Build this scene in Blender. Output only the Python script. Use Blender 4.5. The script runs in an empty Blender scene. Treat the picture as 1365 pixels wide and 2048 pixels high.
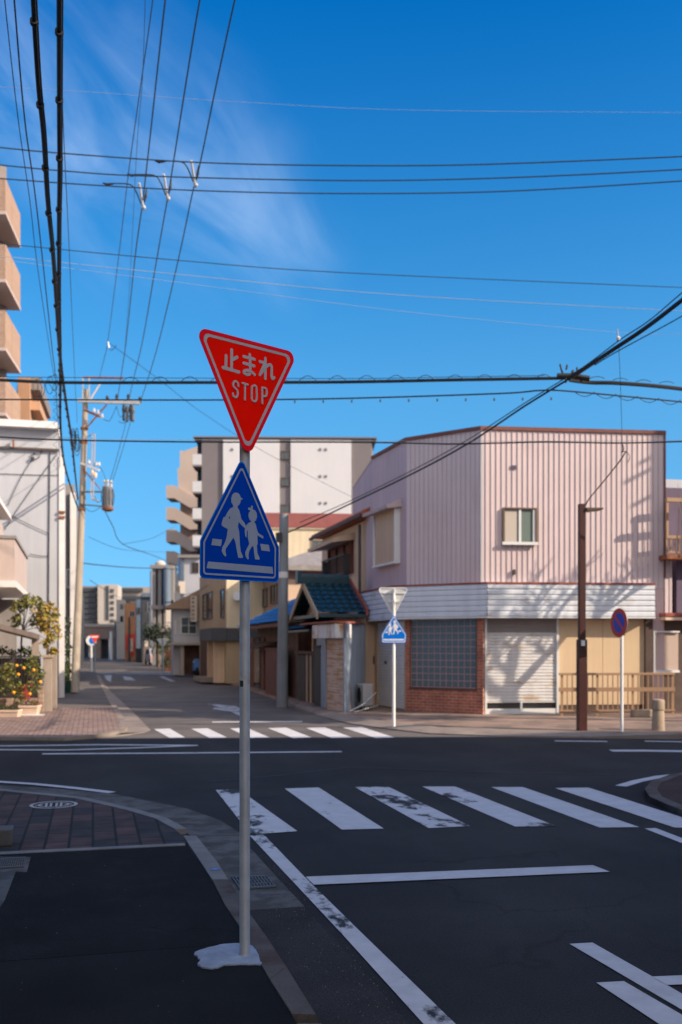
import bpy, bmesh, math, random
from mathutils import Vector, Matrix
random.seed(7)
sc = bpy.context.scene
col = sc.collection
# ------------------------------------------------------------------ camera
TH = math.radians(14.0); HCAM = 1.85
FPX, CXP, HYP = 1990.0, 682.5, 1290.0          # focal length, centre column and horizon row, in photo pixels (1365 x 2048)
cam_d = bpy.data.cameras.new('camera'); cam = bpy.data.objects.new('camera', cam_d); col.objects.link(cam)
cam.location = (0, 0, HCAM); cam.rotation_euler = (math.radians(90), 0, -TH)
cam_d.sensor_fit = 'VERTICAL'; cam_d.sensor_height = 36.0; cam_d.lens = 36.0*FPX/2048.0
cam_d.shift_x = 0.0; cam_d.shift_y = (HYP-1024.0)/2048.0
cam_d.clip_start = 0.05; cam_d.clip_end = 3000
cam_d.dof.use_dof = True; cam_d.dof.focus_distance = 5.8; cam_d.dof.aperture_fstop = 2.4
sc.camera = cam
# ------------------------------------------------------------------ light
SUN_AZ, SUN_EL = math.radians(125.5), math.radians(30.0)      # azimuth clockwise from +Y
sun_d = bpy.data.lights.new('sun', 'SUN'); sun = bpy.data.objects.new('sun', sun_d); col.objects.link(sun)
sun_d.energy = 5.0; sun_d.angle = math.radians(0.5); sun_d.color = (1.0, 0.84, 0.67)
SUNV = Vector((math.sin(SUN_AZ)*math.cos(SUN_EL), math.cos(SUN_AZ)*math.cos(SUN_EL), math.sin(SUN_EL)))
sun.rotation_euler = SUNV.to_track_quat('Z', 'Y').to_euler(); sun.location = (20, -20, 40)
wd = bpy.data.worlds.new('World'); sc.world = wd; wd.use_nodes = True
nt = wd.node_tree; nt.nodes.clear()
def wn(t, **k):
    n = nt.nodes.new(t)
    for a, b in k.items(): setattr(n, a, b)
    return n
sky = wn('ShaderNodeTexSky', sky_type='NISHITA', sun_disc=False, sun_elevation=SUN_EL, sun_rotation=SUN_AZ,
         altitude=0, air_density=1.2, dust_density=1.0, ozone_density=5.0)
hs = wn('ShaderNodeHueSaturation'); hs.inputs['Hue'].default_value = 0.495; hs.inputs['Saturation'].default_value = 1.33; hs.inputs['Value'].default_value = 1.0
nt.links.new(sky.outputs[0], hs.inputs['Color'])
bg = wn('ShaderNodeBackground'); bg.inputs['Strength'].default_value = 0.15
out = wn('ShaderNodeOutputWorld')
tc0 = wn('ShaderNodeTexCoord'); mp0 = wn('ShaderNodeMapping'); mp0.inputs['Scale'].default_value = (1, 1, .52); mp0.inputs['Location'].default_value = (0, 0, .155)
nt.links.new(tc0.outputs['Generated'], mp0.inputs['Vector']); nt.links.new(mp0.outputs[0], sky.inputs['Vector'])
# thin cirrus: soft lobes of direction multiplied by streaky noise
tc = wn('ShaderNodeTexCoord')
def pdir(px, py):
    u, v = (px-CXP)/FPX, (HYP-py)/FPX
    return Vector((math.sin(TH)+u*math.cos(TH), math.cos(TH)-u*math.sin(TH), v)).normalized()
acc = None
for px, py, wdt, amp in ((60, 140, .11, .9), (190, 220, .13, 1.0), (320, 320, .13, .9), (450, 410, .11, .7), (570, 480, .08, .5), (20, 60, .12, .4), (250, 420, .10, .4)):
    d = wn('ShaderNodeVectorMath', operation='DISTANCE'); d.inputs[1].default_value = pdir(px, py)
    nt.links.new(tc.outputs['Generated'], d.inputs[0])
    m = wn('ShaderNodeMapRange', interpolation_type='SMOOTHSTEP')
    m.inputs['From Min'].default_value = wdt; m.inputs['From Max'].default_value = 0.0
    m.inputs['To Min'].default_value = 0.0; m.inputs['To Max'].default_value = amp
    nt.links.new(d.outputs['Value'], m.inputs['Value'])
    if acc is None: acc = m.outputs[0]
    else:
        mx = wn('ShaderNodeMath', operation='MAXIMUM'); nt.links.new(acc, mx.inputs[0]); nt.links.new(m.outputs[0], mx.inputs[1]); acc = mx.outputs[0]
def wdot(v):
    n = wn('ShaderNodeVectorMath', operation='DOT_PRODUCT'); n.inputs[1].default_value = v; nt.links.new(tc.outputs['Generated'], n.inputs[0]); return n.outputs['Value']
RV_ = Vector((math.cos(TH), -math.sin(TH), 0)); c35, s35 = math.cos(math.radians(40)), math.sin(math.radians(40))
cx_ = wn('ShaderNodeCombineXYZ'); nt.links.new(wdot((RV_*c35-Vector((0, 0, s35)))*3.2), cx_.inputs[0]); nt.links.new(wdot((RV_*s35+Vector((0, 0, c35)))*7.5), cx_.inputs[1])
nz = wn('ShaderNodeTexNoise'); nz.inputs['Scale'].default_value = 1.7; nz.inputs['Detail'].default_value = 8; nz.inputs['Roughness'].default_value = .55; nz.inputs['Distortion'].default_value = .7
nt.links.new(cx_.outputs[0], nz.inputs['Vector'])
mr = wn('ShaderNodeMapRange', interpolation_type='SMOOTHSTEP'); mr.inputs['From Min'].default_value = .33; mr.inputs['From Max'].default_value = .76
nt.links.new(nz.outputs[0], mr.inputs['Value'])
ml = wn('ShaderNodeMath', operation='MULTIPLY'); nt.links.new(mr.outputs[0], ml.inputs[0]); nt.links.new(acc, ml.inputs[1])
m5 = wn('ShaderNodeMath', operation='MULTIPLY'); nt.links.new(ml.outputs[0], m5.inputs[0]); m5.inputs[1].default_value = .50
mix = wn('ShaderNodeMix', data_type='RGBA'); nt.links.new(m5.outputs[0], mix.inputs['Factor'])
sx = wn('ShaderNodeSeparateXYZ'); nt.links.new(tc.outputs['Generated'], sx.inputs[0])
zr = wn('ShaderNodeMapRange'); zr.inputs['From Min'].default_value = .24; zr.inputs['From Max'].default_value = .56; nt.links.new(sx.outputs[2], zr.inputs['Value'])
tm = wn('ShaderNodeMix', data_type='RGBA', blend_type='MULTIPLY'); nt.links.new(zr.outputs[0], tm.inputs['Factor']); nt.links.new(hs.outputs[0], tm.inputs[6]); tm.inputs[7].default_value = (0.0, .55, .80, 1)   # deeper, polarised blue overhead
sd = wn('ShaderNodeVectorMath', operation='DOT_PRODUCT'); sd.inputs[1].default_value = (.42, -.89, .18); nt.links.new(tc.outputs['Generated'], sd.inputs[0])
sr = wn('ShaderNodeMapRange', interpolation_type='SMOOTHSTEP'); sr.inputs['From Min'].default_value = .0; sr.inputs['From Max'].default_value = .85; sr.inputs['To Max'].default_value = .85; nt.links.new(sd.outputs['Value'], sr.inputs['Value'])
wm = wn('ShaderNodeMix', data_type='RGBA'); nt.links.new(sr.outputs[0], wm.inputs['Factor']); nt.links.new(tm.outputs[2], wm.inputs[6]); wm.inputs[7].default_value = (10.0, 8.9, 8.2, 1)   # added unseen glow behind the camera, fills shade and brightens the stop sign
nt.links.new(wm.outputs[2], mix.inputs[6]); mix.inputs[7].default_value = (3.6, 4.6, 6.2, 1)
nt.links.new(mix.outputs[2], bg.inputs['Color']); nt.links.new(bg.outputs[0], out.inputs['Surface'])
sc.view_settings.view_transform = 'Standard'; sc.view_settings.look = 'None'; sc.view_settings.exposure = 0.42; sc.view_settings.gamma = 1.0
try:
    sc.cycles.max_bounces = 6; sc.cycles.diffuse_bounces = 3; sc.cycles.glossy_bounces = 3; sc.cycles.use_denoising = True
    sc.cycles.sample_clamp_indirect = 6.0
except Exception: pass

# ------------------------------------------------------------------ photo-to-world measuring helpers (used to survey real positions)
def P(px, py, D):
    u, v = (px-CXP)/FPX, (HYP-py)/FPX
    return Vector((D*(math.sin(TH)+u*math.cos(TH)), D*(math.cos(TH)-u*math.sin(TH)), HCAM+D*v))
def G(px, py, z=0.0):
    p = P(px, py, (HCAM-z)*FPX/(py-HYP)); return Vector((p.x, p.y, z))
def Hz(py, D): return HCAM+(HYP-py)*D/FPX
def atx(px, x):          # y where the sight line of a column meets the plane x
    u = (px-CXP)/FPX; return x*(math.cos(TH)-u*math.sin(TH))/(math.sin(TH)+u*math.cos(TH))
def aty(px, y):
    u = (px-CXP)/FPX; return y*(math.sin(TH)+u*math.cos(TH))/(math.cos(TH)-u*math.sin(TH))

# ------------------------------------------------------------------ materials
def C(r, g, b): return tuple(((c/255/12.92) if c <= 10 else ((c/255+.055)/1.055)**2.4) for c in (r, g, b))
MATS = {}
def M(name, c, rough=.8, var=.18, scale=2.0, bump=0.0, bscale=60.0, metal=0.0, streak=0.0, spec=.4, c2=None, c2amt=0.0, c2scale=1.5, c2stretch=(1, 1, 1), fine=0.0, cracks=0.0, specks=0.0, lanes=0.0):
    """Principled with broad tone variation, optional vertical streaks, fine grain, a second colour (rust, dirt) in patches."""
    m = bpy.data.materials.new(name); m.use_nodes = True; t = m.node_tree; N = t.nodes; L = t.links
    b = N['Principled BSDF']; b.inputs['Roughness'].default_value = rough; b.inputs['Metallic'].default_value = metal
    b.inputs['Specular IOR Level'].default_value = spec
    g = N.new('ShaderNodeNewGeometry')
    def noise(sc_, det=4, stretch=None, rough_=.55):
        n = N.new('ShaderNodeTexNoise'); n.inputs['Scale'].default_value = sc_; n.inputs['Detail'].default_value = det; n.inputs['Roughness'].default_value = rough_
        if stretch:
            q = N.new('ShaderNodeMapping'); q.inputs['Scale'].default_value = stretch; L.new(g.outputs['Position'], q.inputs['Vector']); L.new(q.outputs[0], n.inputs['Vector'])
        else: L.new(g.outputs['Position'], n.inputs['Vector'])
        return n.outputs[0]
    def rng(o, a, bb, lo, hi):
        r = N.new('ShaderNodeMapRange'); r.inputs['From Min'].default_value = a; r.inputs['From Max'].default_value = bb; r.inputs['To Min'].default_value = lo; r.inputs['To Max'].default_value = hi; L.new(o, r.inputs['Value']); return r.outputs[0]
    val = rng(noise(scale, 5), .3, .7, 1-var, 1+var)
    def mulv(a, bb):
        q = N.new('ShaderNodeMath'); q.operation = 'MULTIPLY'; L.new(a, q.inputs[0]); L.new(bb, q.inputs[1]); return q.outputs[0]
    if streak: val = mulv(val, rng(noise(1.0, 4, (7, 7, .45)), .35, .72, 1.0, 1-streak))
    if fine: val = mulv(val, rng(noise(bscale, 3, None, .7), .25, .75, 1-fine, 1+fine))
    if cracks:      # meandering cracks, present only in places, and sealed or stained patches
        w_ = N.new('ShaderNodeTexNoise'); w_.inputs['Scale'].default_value = 1.6; w_.inputs['Detail'].default_value = 6; L.new(g.outputs['Position'], w_.inputs['Vector'])
        a_ = N.new('ShaderNodeVectorMath'); a_.operation = 'MULTIPLY_ADD'; L.new(w_.outputs['Color'], a_.inputs[0]); a_.inputs[1].default_value = (.9, .9, 0); L.new(g.outputs['Position'], a_.inputs[2])
        v_ = N.new('ShaderNodeTexVoronoi'); v_.feature = 'DISTANCE_TO_EDGE'; v_.inputs['Scale'].default_value = .42; L.new(a_.outputs[0], v_.inputs['Vector'])
        cm_ = rng(v_.outputs['Distance'], .002, .007, 1.0, 0.0)
        val = mulv(val, rng(mulv(cm_, rng(noise(.45, 2), .50, .56, 0, 1)), 0, 1, 1.0, 1-cracks))
    if lanes: val = mulv(val, rng(noise(1.0, 4, (1.1, .09, 1)), .32, .68, 1-lanes, 1+lanes))
    if specks: val = mulv(val, rng(noise(95, 2, None, .8), .66, .74, 1.0, 1+specks))
    rgb = N.new('ShaderNodeMix'); rgb.data_type = 'RGBA'; rgb.inputs[6].default_value = (*c, 1); rgb.inputs[7].default_value = (*(c2 or c), 1)
    if c2: L.new(rng(noise(c2scale, 6, c2stretch, .62), .62-c2amt*.35, .74-c2amt*.35, 0, 1), rgb.inputs['Factor'])
    else: rgb.inputs['Factor'].default_value = 0
    vm = N.new('ShaderNodeVectorMath'); vm.operation = 'SCALE'; L.new(rgb.outputs[2], vm.inputs[0]); L.new(val, vm.inputs['Scale'])
    L.new(vm.outputs[0], b.inputs['Base Color'])
    if bump:
        bp = N.new('ShaderNodeBump'); bp.inputs['Strength'].default_value = bump; bp.inputs['Distance'].default_value = .01
        L.new(noise(bscale, 4), bp.inputs['Height']); L.new(bp.outputs[0], b.inputs['Normal'])
    MATS[name] = m
    return m
def brickmat(name, c1, c2, mortar, w, h, ms, ang=0.0, vertical=True, rough=.85, offset=.5, swap=False, var=.25):
    m = bpy.data.materials.new(name); m.use_nodes = True; t = m.node_tree; N = t.nodes; L = t.links
    b = N['Principled BSDF']; b.inputs['Roughness'].default_value = rough; b.inputs['Specular IOR Level'].default_value = .3
    g = N.new('ShaderNodeNewGeometry'); r = N.new('ShaderNodeVectorRotate'); r.rotation_type = 'Z_AXIS'; r.inputs['Angle'].default_value = -ang
    L.new(g.outputs['Position'], r.inputs['Vector'])
    s = N.new('ShaderNodeSeparateXYZ'); L.new(r.outputs[0], s.inputs[0]); cb = N.new('ShaderNodeCombineXYZ')
    if vertical: L.new(s.outputs[0], cb.inputs[0]); L.new(s.outputs[2], cb.inputs[1])
    elif swap: L.new(s.outputs[1], cb.inputs[0]); L.new(s.outputs[0], cb.inputs[1])
    else: L.new(s.outputs[0], cb.inputs[0]); L.new(s.outputs[1], cb.inputs[1])
    k = N.new('ShaderNodeTexBrick'); k.offset = offset; k.inputs['Scale'].default_value = 1; k.inputs['Brick Width'].default_value = w; k.inputs['Row Height'].default_value = h
    k.inputs['Mortar Size'].default_value = ms; k.inputs['Mortar Smooth'].default_value = .25; k.inputs['Bias'].default_value = -.1
    k.inputs['Color1'].default_value = (*c1, 1); k.inputs['Color2'].default_value = (*c2, 1); k.inputs['Mortar'].default_value = (*mortar, 1)
    L.new(cb.outputs[0], k.inputs['Vector'])
    n = N.new('ShaderNodeTexNoise'); n.inputs['Scale'].default_value = 3.5; n.inputs['Detail'].default_value = 6; L.new(g.outputs['Position'], n.inputs['Vector'])
    mr_ = N.new('ShaderNodeMapRange'); mr_.inputs['From Min'].default_value = .3; mr_.inputs['From Max'].default_value = .7; mr_.inputs['To Min'].default_value = 1-var; mr_.inputs['To Max'].default_value = 1+var; L.new(n.outputs[0], mr_.inputs['Value'])
    vm = N.new('ShaderNodeVectorMath'); vm.operation = 'SCALE'; L.new(k.outputs['Color'], vm.inputs[0]); L.new(mr_.outputs[0], vm.inputs['Scale']); L.new(vm.outputs[0], b.inputs['Base Color'])
    bp = N.new('ShaderNodeBump'); bp.inputs['Strength'].default_value = .6; bp.inputs['Distance'].default_value = .008; bp.invert = True
    L.new(k.outputs['Fac'], bp.inputs['Height']); L.new(bp.outputs[0], b.inputs['Normal'])
    MATS[name] = m; return m
def glassmat(name, c, rough=.08):
    m = bpy.data.materials.new(name); m.use_nodes = True; b = m.node_tree.nodes['Principled BSDF']
    b.inputs['Base Color'].default_value = (*c, 1); b.inputs['Roughness'].default_value = rough; b.inputs['Specular IOR Level'].default_value = .8
    MATS[name] = m; return m
def paintmat(name, c, under, wear, seed=0.0, scale=2.2, stretch=(1, 1, 1)):
    """Road paint worn through in patches to what lies below."""
    m = bpy.data.materials.new(name); m.use_nodes = True; t = m.node_tree; N = t.nodes; L = t.links
    b = N['Principled BSDF']; b.inputs['Roughness'].default_value = .75; b.inputs['Specular IOR Level'].default_value = .3
    g = N.new('ShaderNodeNewGeometry'); mp_ = N.new('ShaderNodeMapping'); mp_.inputs['Location'].default_value = (seed, seed*1.7, 0); mp_.inputs['Scale'].default_value = stretch
    L.new(g.outputs['Position'], mp_.inputs['Vector'])
    a = N.new('ShaderNodeTexNoise'); a.inputs['Scale'].default_value = scale; a.inputs['Detail'].default_value = 9; a.inputs['Roughness'].default_value = .68; L.new(mp_.outputs[0], a.inputs['Vector'])
    r = N.new('ShaderNodeMapRange'); r.inputs['From Min'].default_value = .70-wear*.25; r.inputs['From Max'].default_value = .76-wear*.25; L.new(a.outputs[0], r.inputs['Value'])
    f = N.new('ShaderNodeTexNoise'); f.inputs['Scale'].default_value = 5; f.inputs['Detail'].default_value = 8; f.inputs['Roughness'].default_value = .7; L.new(g.outputs['Position'], f.inputs['Vector'])
    fr = N.new('ShaderNodeMapRange'); fr.inputs['From Min'].default_value = .25; fr.inputs['From Max'].default_value = .75; fr.inputs['To Min'].default_value = .80; fr.inputs['To Max'].default_value = 1.12; L.new(f.outputs[0], fr.inputs['Value'])
    vm = N.new('ShaderNodeVectorMath'); vm.operation = 'SCALE'; vm.inputs[0].default_value = c; L.new(fr.outputs[0], vm.inputs['Scale'])
    x = N.new('ShaderNodeMix'); x.data_type = 'RGBA'; L.new(r.outputs[0], x.inputs['Factor']); L.new(vm.outputs[0], x.inputs[6]); x.inputs[7].default_value = (*under, 1)
    L.new(x.outputs[2], b.inputs['Base Color']); MATS[name] = m; return m

# ------------------------------------------------------------------ mesh building
ORG = {}
class MB:
    def __init__(s): s.v = []; s.f = []; s.m = []; s.cur = 0
    def add(s, vs, fs):
        o = len(s.v); s.v += [tuple(x) for x in vs]; s.f += [tuple(o+i for i in f) for f in fs]; s.m += [s.cur]*len(fs); return s
    def box(s, x0, x1, y0, y1, z0, z1):
        return s.hexa([(x0, y0), (x1, y0), (x1, y1), (x0, y1)], z0, z1)
    def hexa(s, q, z0, z1): return s.prism(q, z0, z1)
    def prism(s, poly, z0, z1):
        n = len(poly)
        a = sum(poly[i][0]*poly[(i+1) % n][1]-poly[(i+1) % n][0]*poly[i][1] for i in range(n))
        if a < 0: poly = list(reversed(poly))
        vs = [(p[0], p[1], z0) for p in poly]+[(p[0], p[1], z1) for p in poly]
        return s.add(vs, [tuple(range(n-1, -1, -1)), tuple(range(n, 2*n))]+[(i, (i+1) % n, n+(i+1) % n, n+i) for i in range(n)])
    def sheet(s, poly, z):
        n = len(poly); a = sum(poly[i][0]*poly[(i+1) % n][1]-poly[(i+1) % n][0]*poly[i][1] for i in range(n))
        if a < 0: poly = list(reversed(poly))
        return s.add([(p[0], p[1], z) for p in poly], [tuple(range(n))])
    def solid(s, bottom, top):      # two rings of 3-D points, same count
        n = len(bottom)
        return s.add(list(bottom)+list(top), [tuple(range(n-1, -1, -1)), tuple(range(n, 2*n))]+[(i, (i+1) % n, n+(i+1) % n, n+i) for i in range(n)])
    def cyl(s, a, b, r0, r1=None, n=14, caps=True):
        r1 = r0 if r1 is None else r1
        a, b = Vector(a), Vector(b); d = (b-a).normalized(); u = d.orthogonal().normalized(); w = d.cross(u)
        vs = []
        for p, r in ((a, r0), (b, r1)):
            for i in range(n):
                t = 2*math.pi*i/n; vs.append(p+u*(r*math.cos(t))+w*(r*math.sin(t)))
        fs = [(i, (i+1) % n, n+(i+1) % n, n+i) for i in range(n)]
        if caps: fs += [tuple(range(n-1, -1, -1)), tuple(range(n, 2*n))]
        return s.add(vs, fs)
    def lathe(s, c, prof, n=16):    # prof: (r, z) from bottom to top, about a vertical axis through c
        vs = [];
        for r, z in prof:
            for i in range(n):
                t = 2*math.pi*i/n; vs.append((c[0]+r*math.cos(t), c[1]+r*math.sin(t), c[2]+z))
        k = len(prof); fs = [(j*n+i, j*n+(i+1) % n, (j+1)*n+(i+1) % n, (j+1)*n+i) for j in range(k-1) for i in range(n)]
        fs += [tuple(range(n-1, -1, -1)), tuple((k-1)*n+i for i in range(n))]
        return s.add(vs, fs)
    def tube(s, pts, r, n=6):
        pts = [Vector(p) for p in pts]; vs = []; k = len(pts); u = None
        rr = r if isinstance(r, (list, tuple)) else [r]*k
        for j, p in enumerate(pts):
            d = (pts[min(j+1, k-1)]-pts[max(j-1, 0)]).normalized()
            if u is None: u = d.orthogonal().normalized()
            u = (u-d*u.dot(d)).normalized(); w = d.cross(u)
            for i in range(n):
                t = 2*math.pi*i/n; vs.append(p+u*(rr[j]*math.cos(t))+w*(rr[j]*math.sin(t)))
        fs = [(j*n+i, j*n+(i+1) % n, (j+1)*n+(i+1) % n, (j+1)*n+i) for j in range(k-1) for i in range(n)]
        fs += [tuple(range(n-1, -1, -1)), tuple((k-1)*n+i for i in range(n))]
        return s.add(vs, fs)
    def ball(s, c, r, n=10, k=6, sq=(1, 1, 1)):
        vs = []; fs = []
        for j in range(1, k):
            a = math.pi*j/k
            for i in range(n):
                t = 2*math.pi*i/n; vs.append((c[0]+sq[0]*r*math.sin(a)*math.cos(t), c[1]+sq[1]*r*math.sin(a)*math.sin(t), c[2]-sq[2]*r*math.cos(a)))
        b = len(vs); vs += [(c[0], c[1], c[2]-sq[2]*r), (c[0], c[1], c[2]+sq[2]*r)]
        fs = [(j*n+i, j*n+(i+1) % n, (j+1)*n+(i+1) % n, (j+1)*n+i) for j in range(k-2) for i in range(n)]
        fs += [(b, (i+1) % n, i) for i in range(n)]+[(b+1, (k-2)*n+i, (k-2)*n+(i+1) % n) for i in range(n)]
        return s.add(vs, fs)
    def fbox(s, F, s0, s1, z0, z1, n0, n1):
        if s0 > s1: s0, s1 = s1, s0
        if z0 > z1: z0, z1 = z1, z0
        if n0 > n1: n0, n1 = n1, n0
        return s.prism([F.xy(s0, n0), F.xy(s1, n0), F.xy(s1, n1), F.xy(s0, n1)], z0, z1)
    def plate(s, F, poly, n0, n1):  # polygon of (s, z) on a facade plane, with thickness
        n = len(poly)
        vs = [F.pt(a, b, n0) for a, b in poly]+[F.pt(a, b, n1) for a, b in poly]
        ar = sum(poly[i][0]*poly[(i+1) % n][1]-poly[(i+1) % n][0]*poly[i][1] for i in range(n))
        fs = [tuple(range(n-1, -1, -1)), tuple(range(n, 2*n))]+[(i, (i+1) % n, n+(i+1) % n, n+i) for i in range(n)]
        if ar < 0: fs = [tuple(reversed(f)) for f in fs]
        return s.add(vs, fs)
    def build(s, name, mats, parent=None, smooth=False, label=None, cat=None, group=None, kind=None, bevel=0.0, org=None):
        me = bpy.data.meshes.new(name); o = bpy.data.objects.new(name, me); col.objects.link(o)
        if parent is not None: og = ORG[parent.name]
        elif org is not None: og = Vector(org)
        else:
            xs = [p[0] for p in s.v]; ys = [p[1] for p in s.v]; og = Vector(((min(xs)+max(xs))/2, (min(ys)+max(ys))/2, min(p[2] for p in s.v)))
        me.from_pydata([(p[0]-og.x, p[1]-og.y, p[2]-og.z) for p in s.v], [], s.f)
        if not isinstance(mats, (list, tuple)): mats = [mats]
        for m in mats: me.materials.append(m)
        me.polygons.foreach_set('material_index', s.m)
        if smooth: me.polygons.foreach_set('use_smooth', [True]*len(s.f)); 
        me.update()
        if smooth:
            try: me.set_sharp_from_angle(angle=math.radians(42))
            except Exception: pass
        if bevel:
            b = o.modifiers.new('bevel', 'BEVEL'); b.width = bevel; b.segments = 2; b.limit_method = 'ANGLE'; b.angle_limit = math.radians(40)
        if parent is not None: o.parent = parent
        else: o.location = og
        ORG[o.name] = og
        tag(o, label, cat, group, kind)
        return o
def tag(o, label=None, cat=None, group=None, kind=None):
    if label: o['label'] = label
    if cat: o['category'] = cat
    if group: o['group'] = group
    if kind: o['kind'] = kind
def thing(name, label, cat, loc, group=None):
    o = bpy.data.objects.new(name, None); col.objects.link(o); o.location = loc; o.empty_display_size = .2
    ORG[o.name] = Vector(loc); tag(o, label, cat, group); return o
class Fac:
    """A vertical plane from p0 (left as seen) to p1 (right); s runs along it, n is the outward distance."""
    def __init__(f, p0, p1):
        f.o = Vector((p0[0], p0[1])); e = Vector((p1[0], p1[1]))-f.o; f.len = e.length; f.d = e.normalized(); f.n = Vector((f.d.y, -f.d.x))
    def xy(f, s, n=0): q = f.o+f.d*s+f.n*n; return (q.x, q.y)
    def pt(f, s, z, n=0): q = f.o+f.d*s+f.n*n; return Vector((q.x, q.y, z))
    def px(f, px, py, n=0):
        u = (px-CXP)/FPX; r = Vector((math.sin(TH)+u*math.cos(TH), math.cos(TH)-u*math.sin(TH))); t = ((f.o+f.n*n).dot(f.n))/r.dot(f.n)
        q = r*t-f.o; return (q.dot(f.d), HCAM+t*(HYP-py)/FPX)
    def rect(f, x0, y0, x1, y1, n=0):     # photo rectangle -> s0, s1, z0, z1 (heights read at the middle column)
        xm = (x0+x1)/2; return f.px(x0, y0, n)[0], f.px(x1, y0, n)[0], f.px(xm, y1, n)[1], f.px(xm, y0, n)[1]
    def poly(f, pts, n=0): return [f.px(a, b, n) for a, b in pts]
def window(F, s0, s1, z0, z1, parent, fm, gm, fw=.05, depth=.05, mull=1, bars=0, name='window', n0=0.003, label=None):
    b = MB()
    b.fbox(F, s0, s1, z0, z0+fw, n0, n0+depth); b.fbox(F, s0, s1, z1-fw, z1, n0, n0+depth)
    b.fbox(F, s0, s0+fw, z0+fw, z1-fw, n0, n0+depth); b.fbox(F, s1-fw, s1, z0+fw, z1-fw, n0, n0+depth)
    for i in range(mull):
        c = s0+(s1-s0)*(i+1)/(mull+1); b.fbox(F, c-fw*.5, c+fw*.5, z0+fw, z1-fw, n0, n0+depth*.8)
    for i in range(bars):
        c = z0+(z1-z0)*(i+1)/(bars+1); b.fbox(F, s0+fw, s1-fw, c-fw*.35, c+fw*.35, n0, n0+depth*.6)
    w = b.build(name, fm, parent, label=label)
    g = MB(); g.fbox(F, s0+fw*.5, s1-fw*.5, z0+fw*.5, z1-fw*.5, n0-.002+.003, n0+depth*.25); g.build('pane', gm, w)
    return w
def louvred(mb, F, s0, s1, z0, z1, pitch, dep, n0=0.0):   # horizontal corrugation (roller shutter, lap boards)
    k = max(1, int((z1-z0)/pitch)); h = (z1-z0)/k; prof = []
    for i in range(k):
        z = z0+i*h; prof += [(z, n0), (z+h*.18, n0+dep), (z+h*.78, n0+dep*.75), (z+h*.96, n0)]
    prof.append((z1, n0))
    vs = []
    for z, n in prof: vs += [F.pt(s0, z, n), F.pt(s1, z, n)]
    fs = [(2*i, 2*i+1, 2*i+3, 2*i+2) for i in range(len(prof)-1)]
    return mb.add(vs, fs)
def ribbed(mb, F, s0, s1, z0, z1, pitch, dep, n0=0.0, rib=.25, seam=0):   # standing seams; seam = material slot of the raised rib
    k = max(1, int(abs(s1-s0)/pitch)); w = (s1-s0)/k; prof = []
    for i in range(k):
        s = s0+i*w; prof += [(s, n0), (s+w*(1-rib), n0), (s+w*(1-rib*.8), n0+dep), (s+w*(1-rib*.2), n0+dep)]
    prof.append((s1, n0)); vs = []
    for s, n in prof: vs += [F.pt(s, z0, n), F.pt(s, z1, n)]
    c0 = mb.cur
    mb.add(vs, [(2*i, 2*i+2, 2*i+3, 2*i+1) for i in range(len(prof)-1)])
    nf = len(prof)-1
    for i in range(nf):
        if i % 4: mb.m[len(mb.m)-nf+i] = seam
    return mb
def spline(pts, k=8):
    pts = [Vector(p) for p in pts]; o = []
    for i in range(len(pts)-1):
        a = pts[max(i-1, 0)]; b = pts[i]; c = pts[i+1]; d = pts[min(i+2, len(pts)-1)]
        for j in range(k):
            t = j/k; o.append(.5*((2*b)+(c-a)*t+(2*a-5*b+4*c-d)*t*t+(3*b-3*c+d-a)*t**3))
    o.append(pts[-1]); return o
def rounded(poly, r, k=6):      # round the corners of a 2-D polygon
    o = []; n = len(poly)
    for i in range(n):
        p0 = Vector(poly[i-1]); p = Vector(poly[i]); p1 = Vector(poly[(i+1) % n]); a = (p0-p).normalized(); b = (p1-p).normalized()
        rr = r[i] if isinstance(r, (list, tuple)) else r
        half = a.angle(b)/2; t = rr/math.tan(half); c = p+(a+b).normalized()*(rr/math.sin(half)); q0 = p+a*t; q1 = p+b*t
        a0 = math.atan2(q0.y-c.y, q0.x-c.x); a1 = math.atan2(q1.y-c.y, q1.x-c.x); da = (a1-a0+math.pi) % (2*math.pi)-math.pi
        o += [(c.x+rr*math.cos(a0+da*j/k), c.y+rr*math.sin(a0+da*j/k)) for j in range(k+1)]
    return o
def inset(poly, d):             # inset of a convex polygon, corners kept
    n = len(poly); ar = sum(poly[i][0]*poly[(i+1) % n][1]-poly[(i+1) % n][0]*poly[i][1] for i in range(n)); sg = 1 if ar > 0 else -1; L = []
    for i in range(n):
        p = Vector(poly[i]); q = Vector(poly[(i+1) % n]); e = (q-p).normalized(); nn = Vector((-e.y, e.x))*sg; L.append((p+nn*d, e))
    o = []
    for i in range(n):
        p, e = L[i-1]; q, g = L[i]; den = e.x*g.y-e.y*g.x; t = ((q.x-p.x)*g.y-(q.y-p.y)*g.x)/den; o.append((p.x+e.x*t, p.y+e.y*t))
    return o
def ring(mb, F, po, pi, n0, n1):     # band between two polygons of equal count
    n = len(po); vs = [F.pt(a, b, n1) for a, b in po]+[F.pt(a, b, n1) for a, b in pi]+[F.pt(a, b, n0) for a, b in po]+[F.pt(a, b, n0) for a, b in pi]
    fs = []
    for i in range(n):
        j = (i+1) % n; fs += [(i, j, n+j, n+i), (2*n+i, i, j, 2*n+j)[::-1], (n+i, n+j, 3*n+j, 3*n+i)]
    mb.add(vs, fs)
def capsule(mb, F, a, b, r, n0, n1, k=7):
    a, b = Vector(a), Vector(b); t = math.atan2(b.y-a.y, b.x-a.x); pl = []
    for c, off in ((b, -math.pi/2), (a, math.pi/2)):
        for j in range(k): w = t+off+math.pi*j/(k-1); pl.append((c.x+r*math.cos(w), c.y+r*math.sin(w)))
    mb.plate(F, pl, n0, n1)
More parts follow.
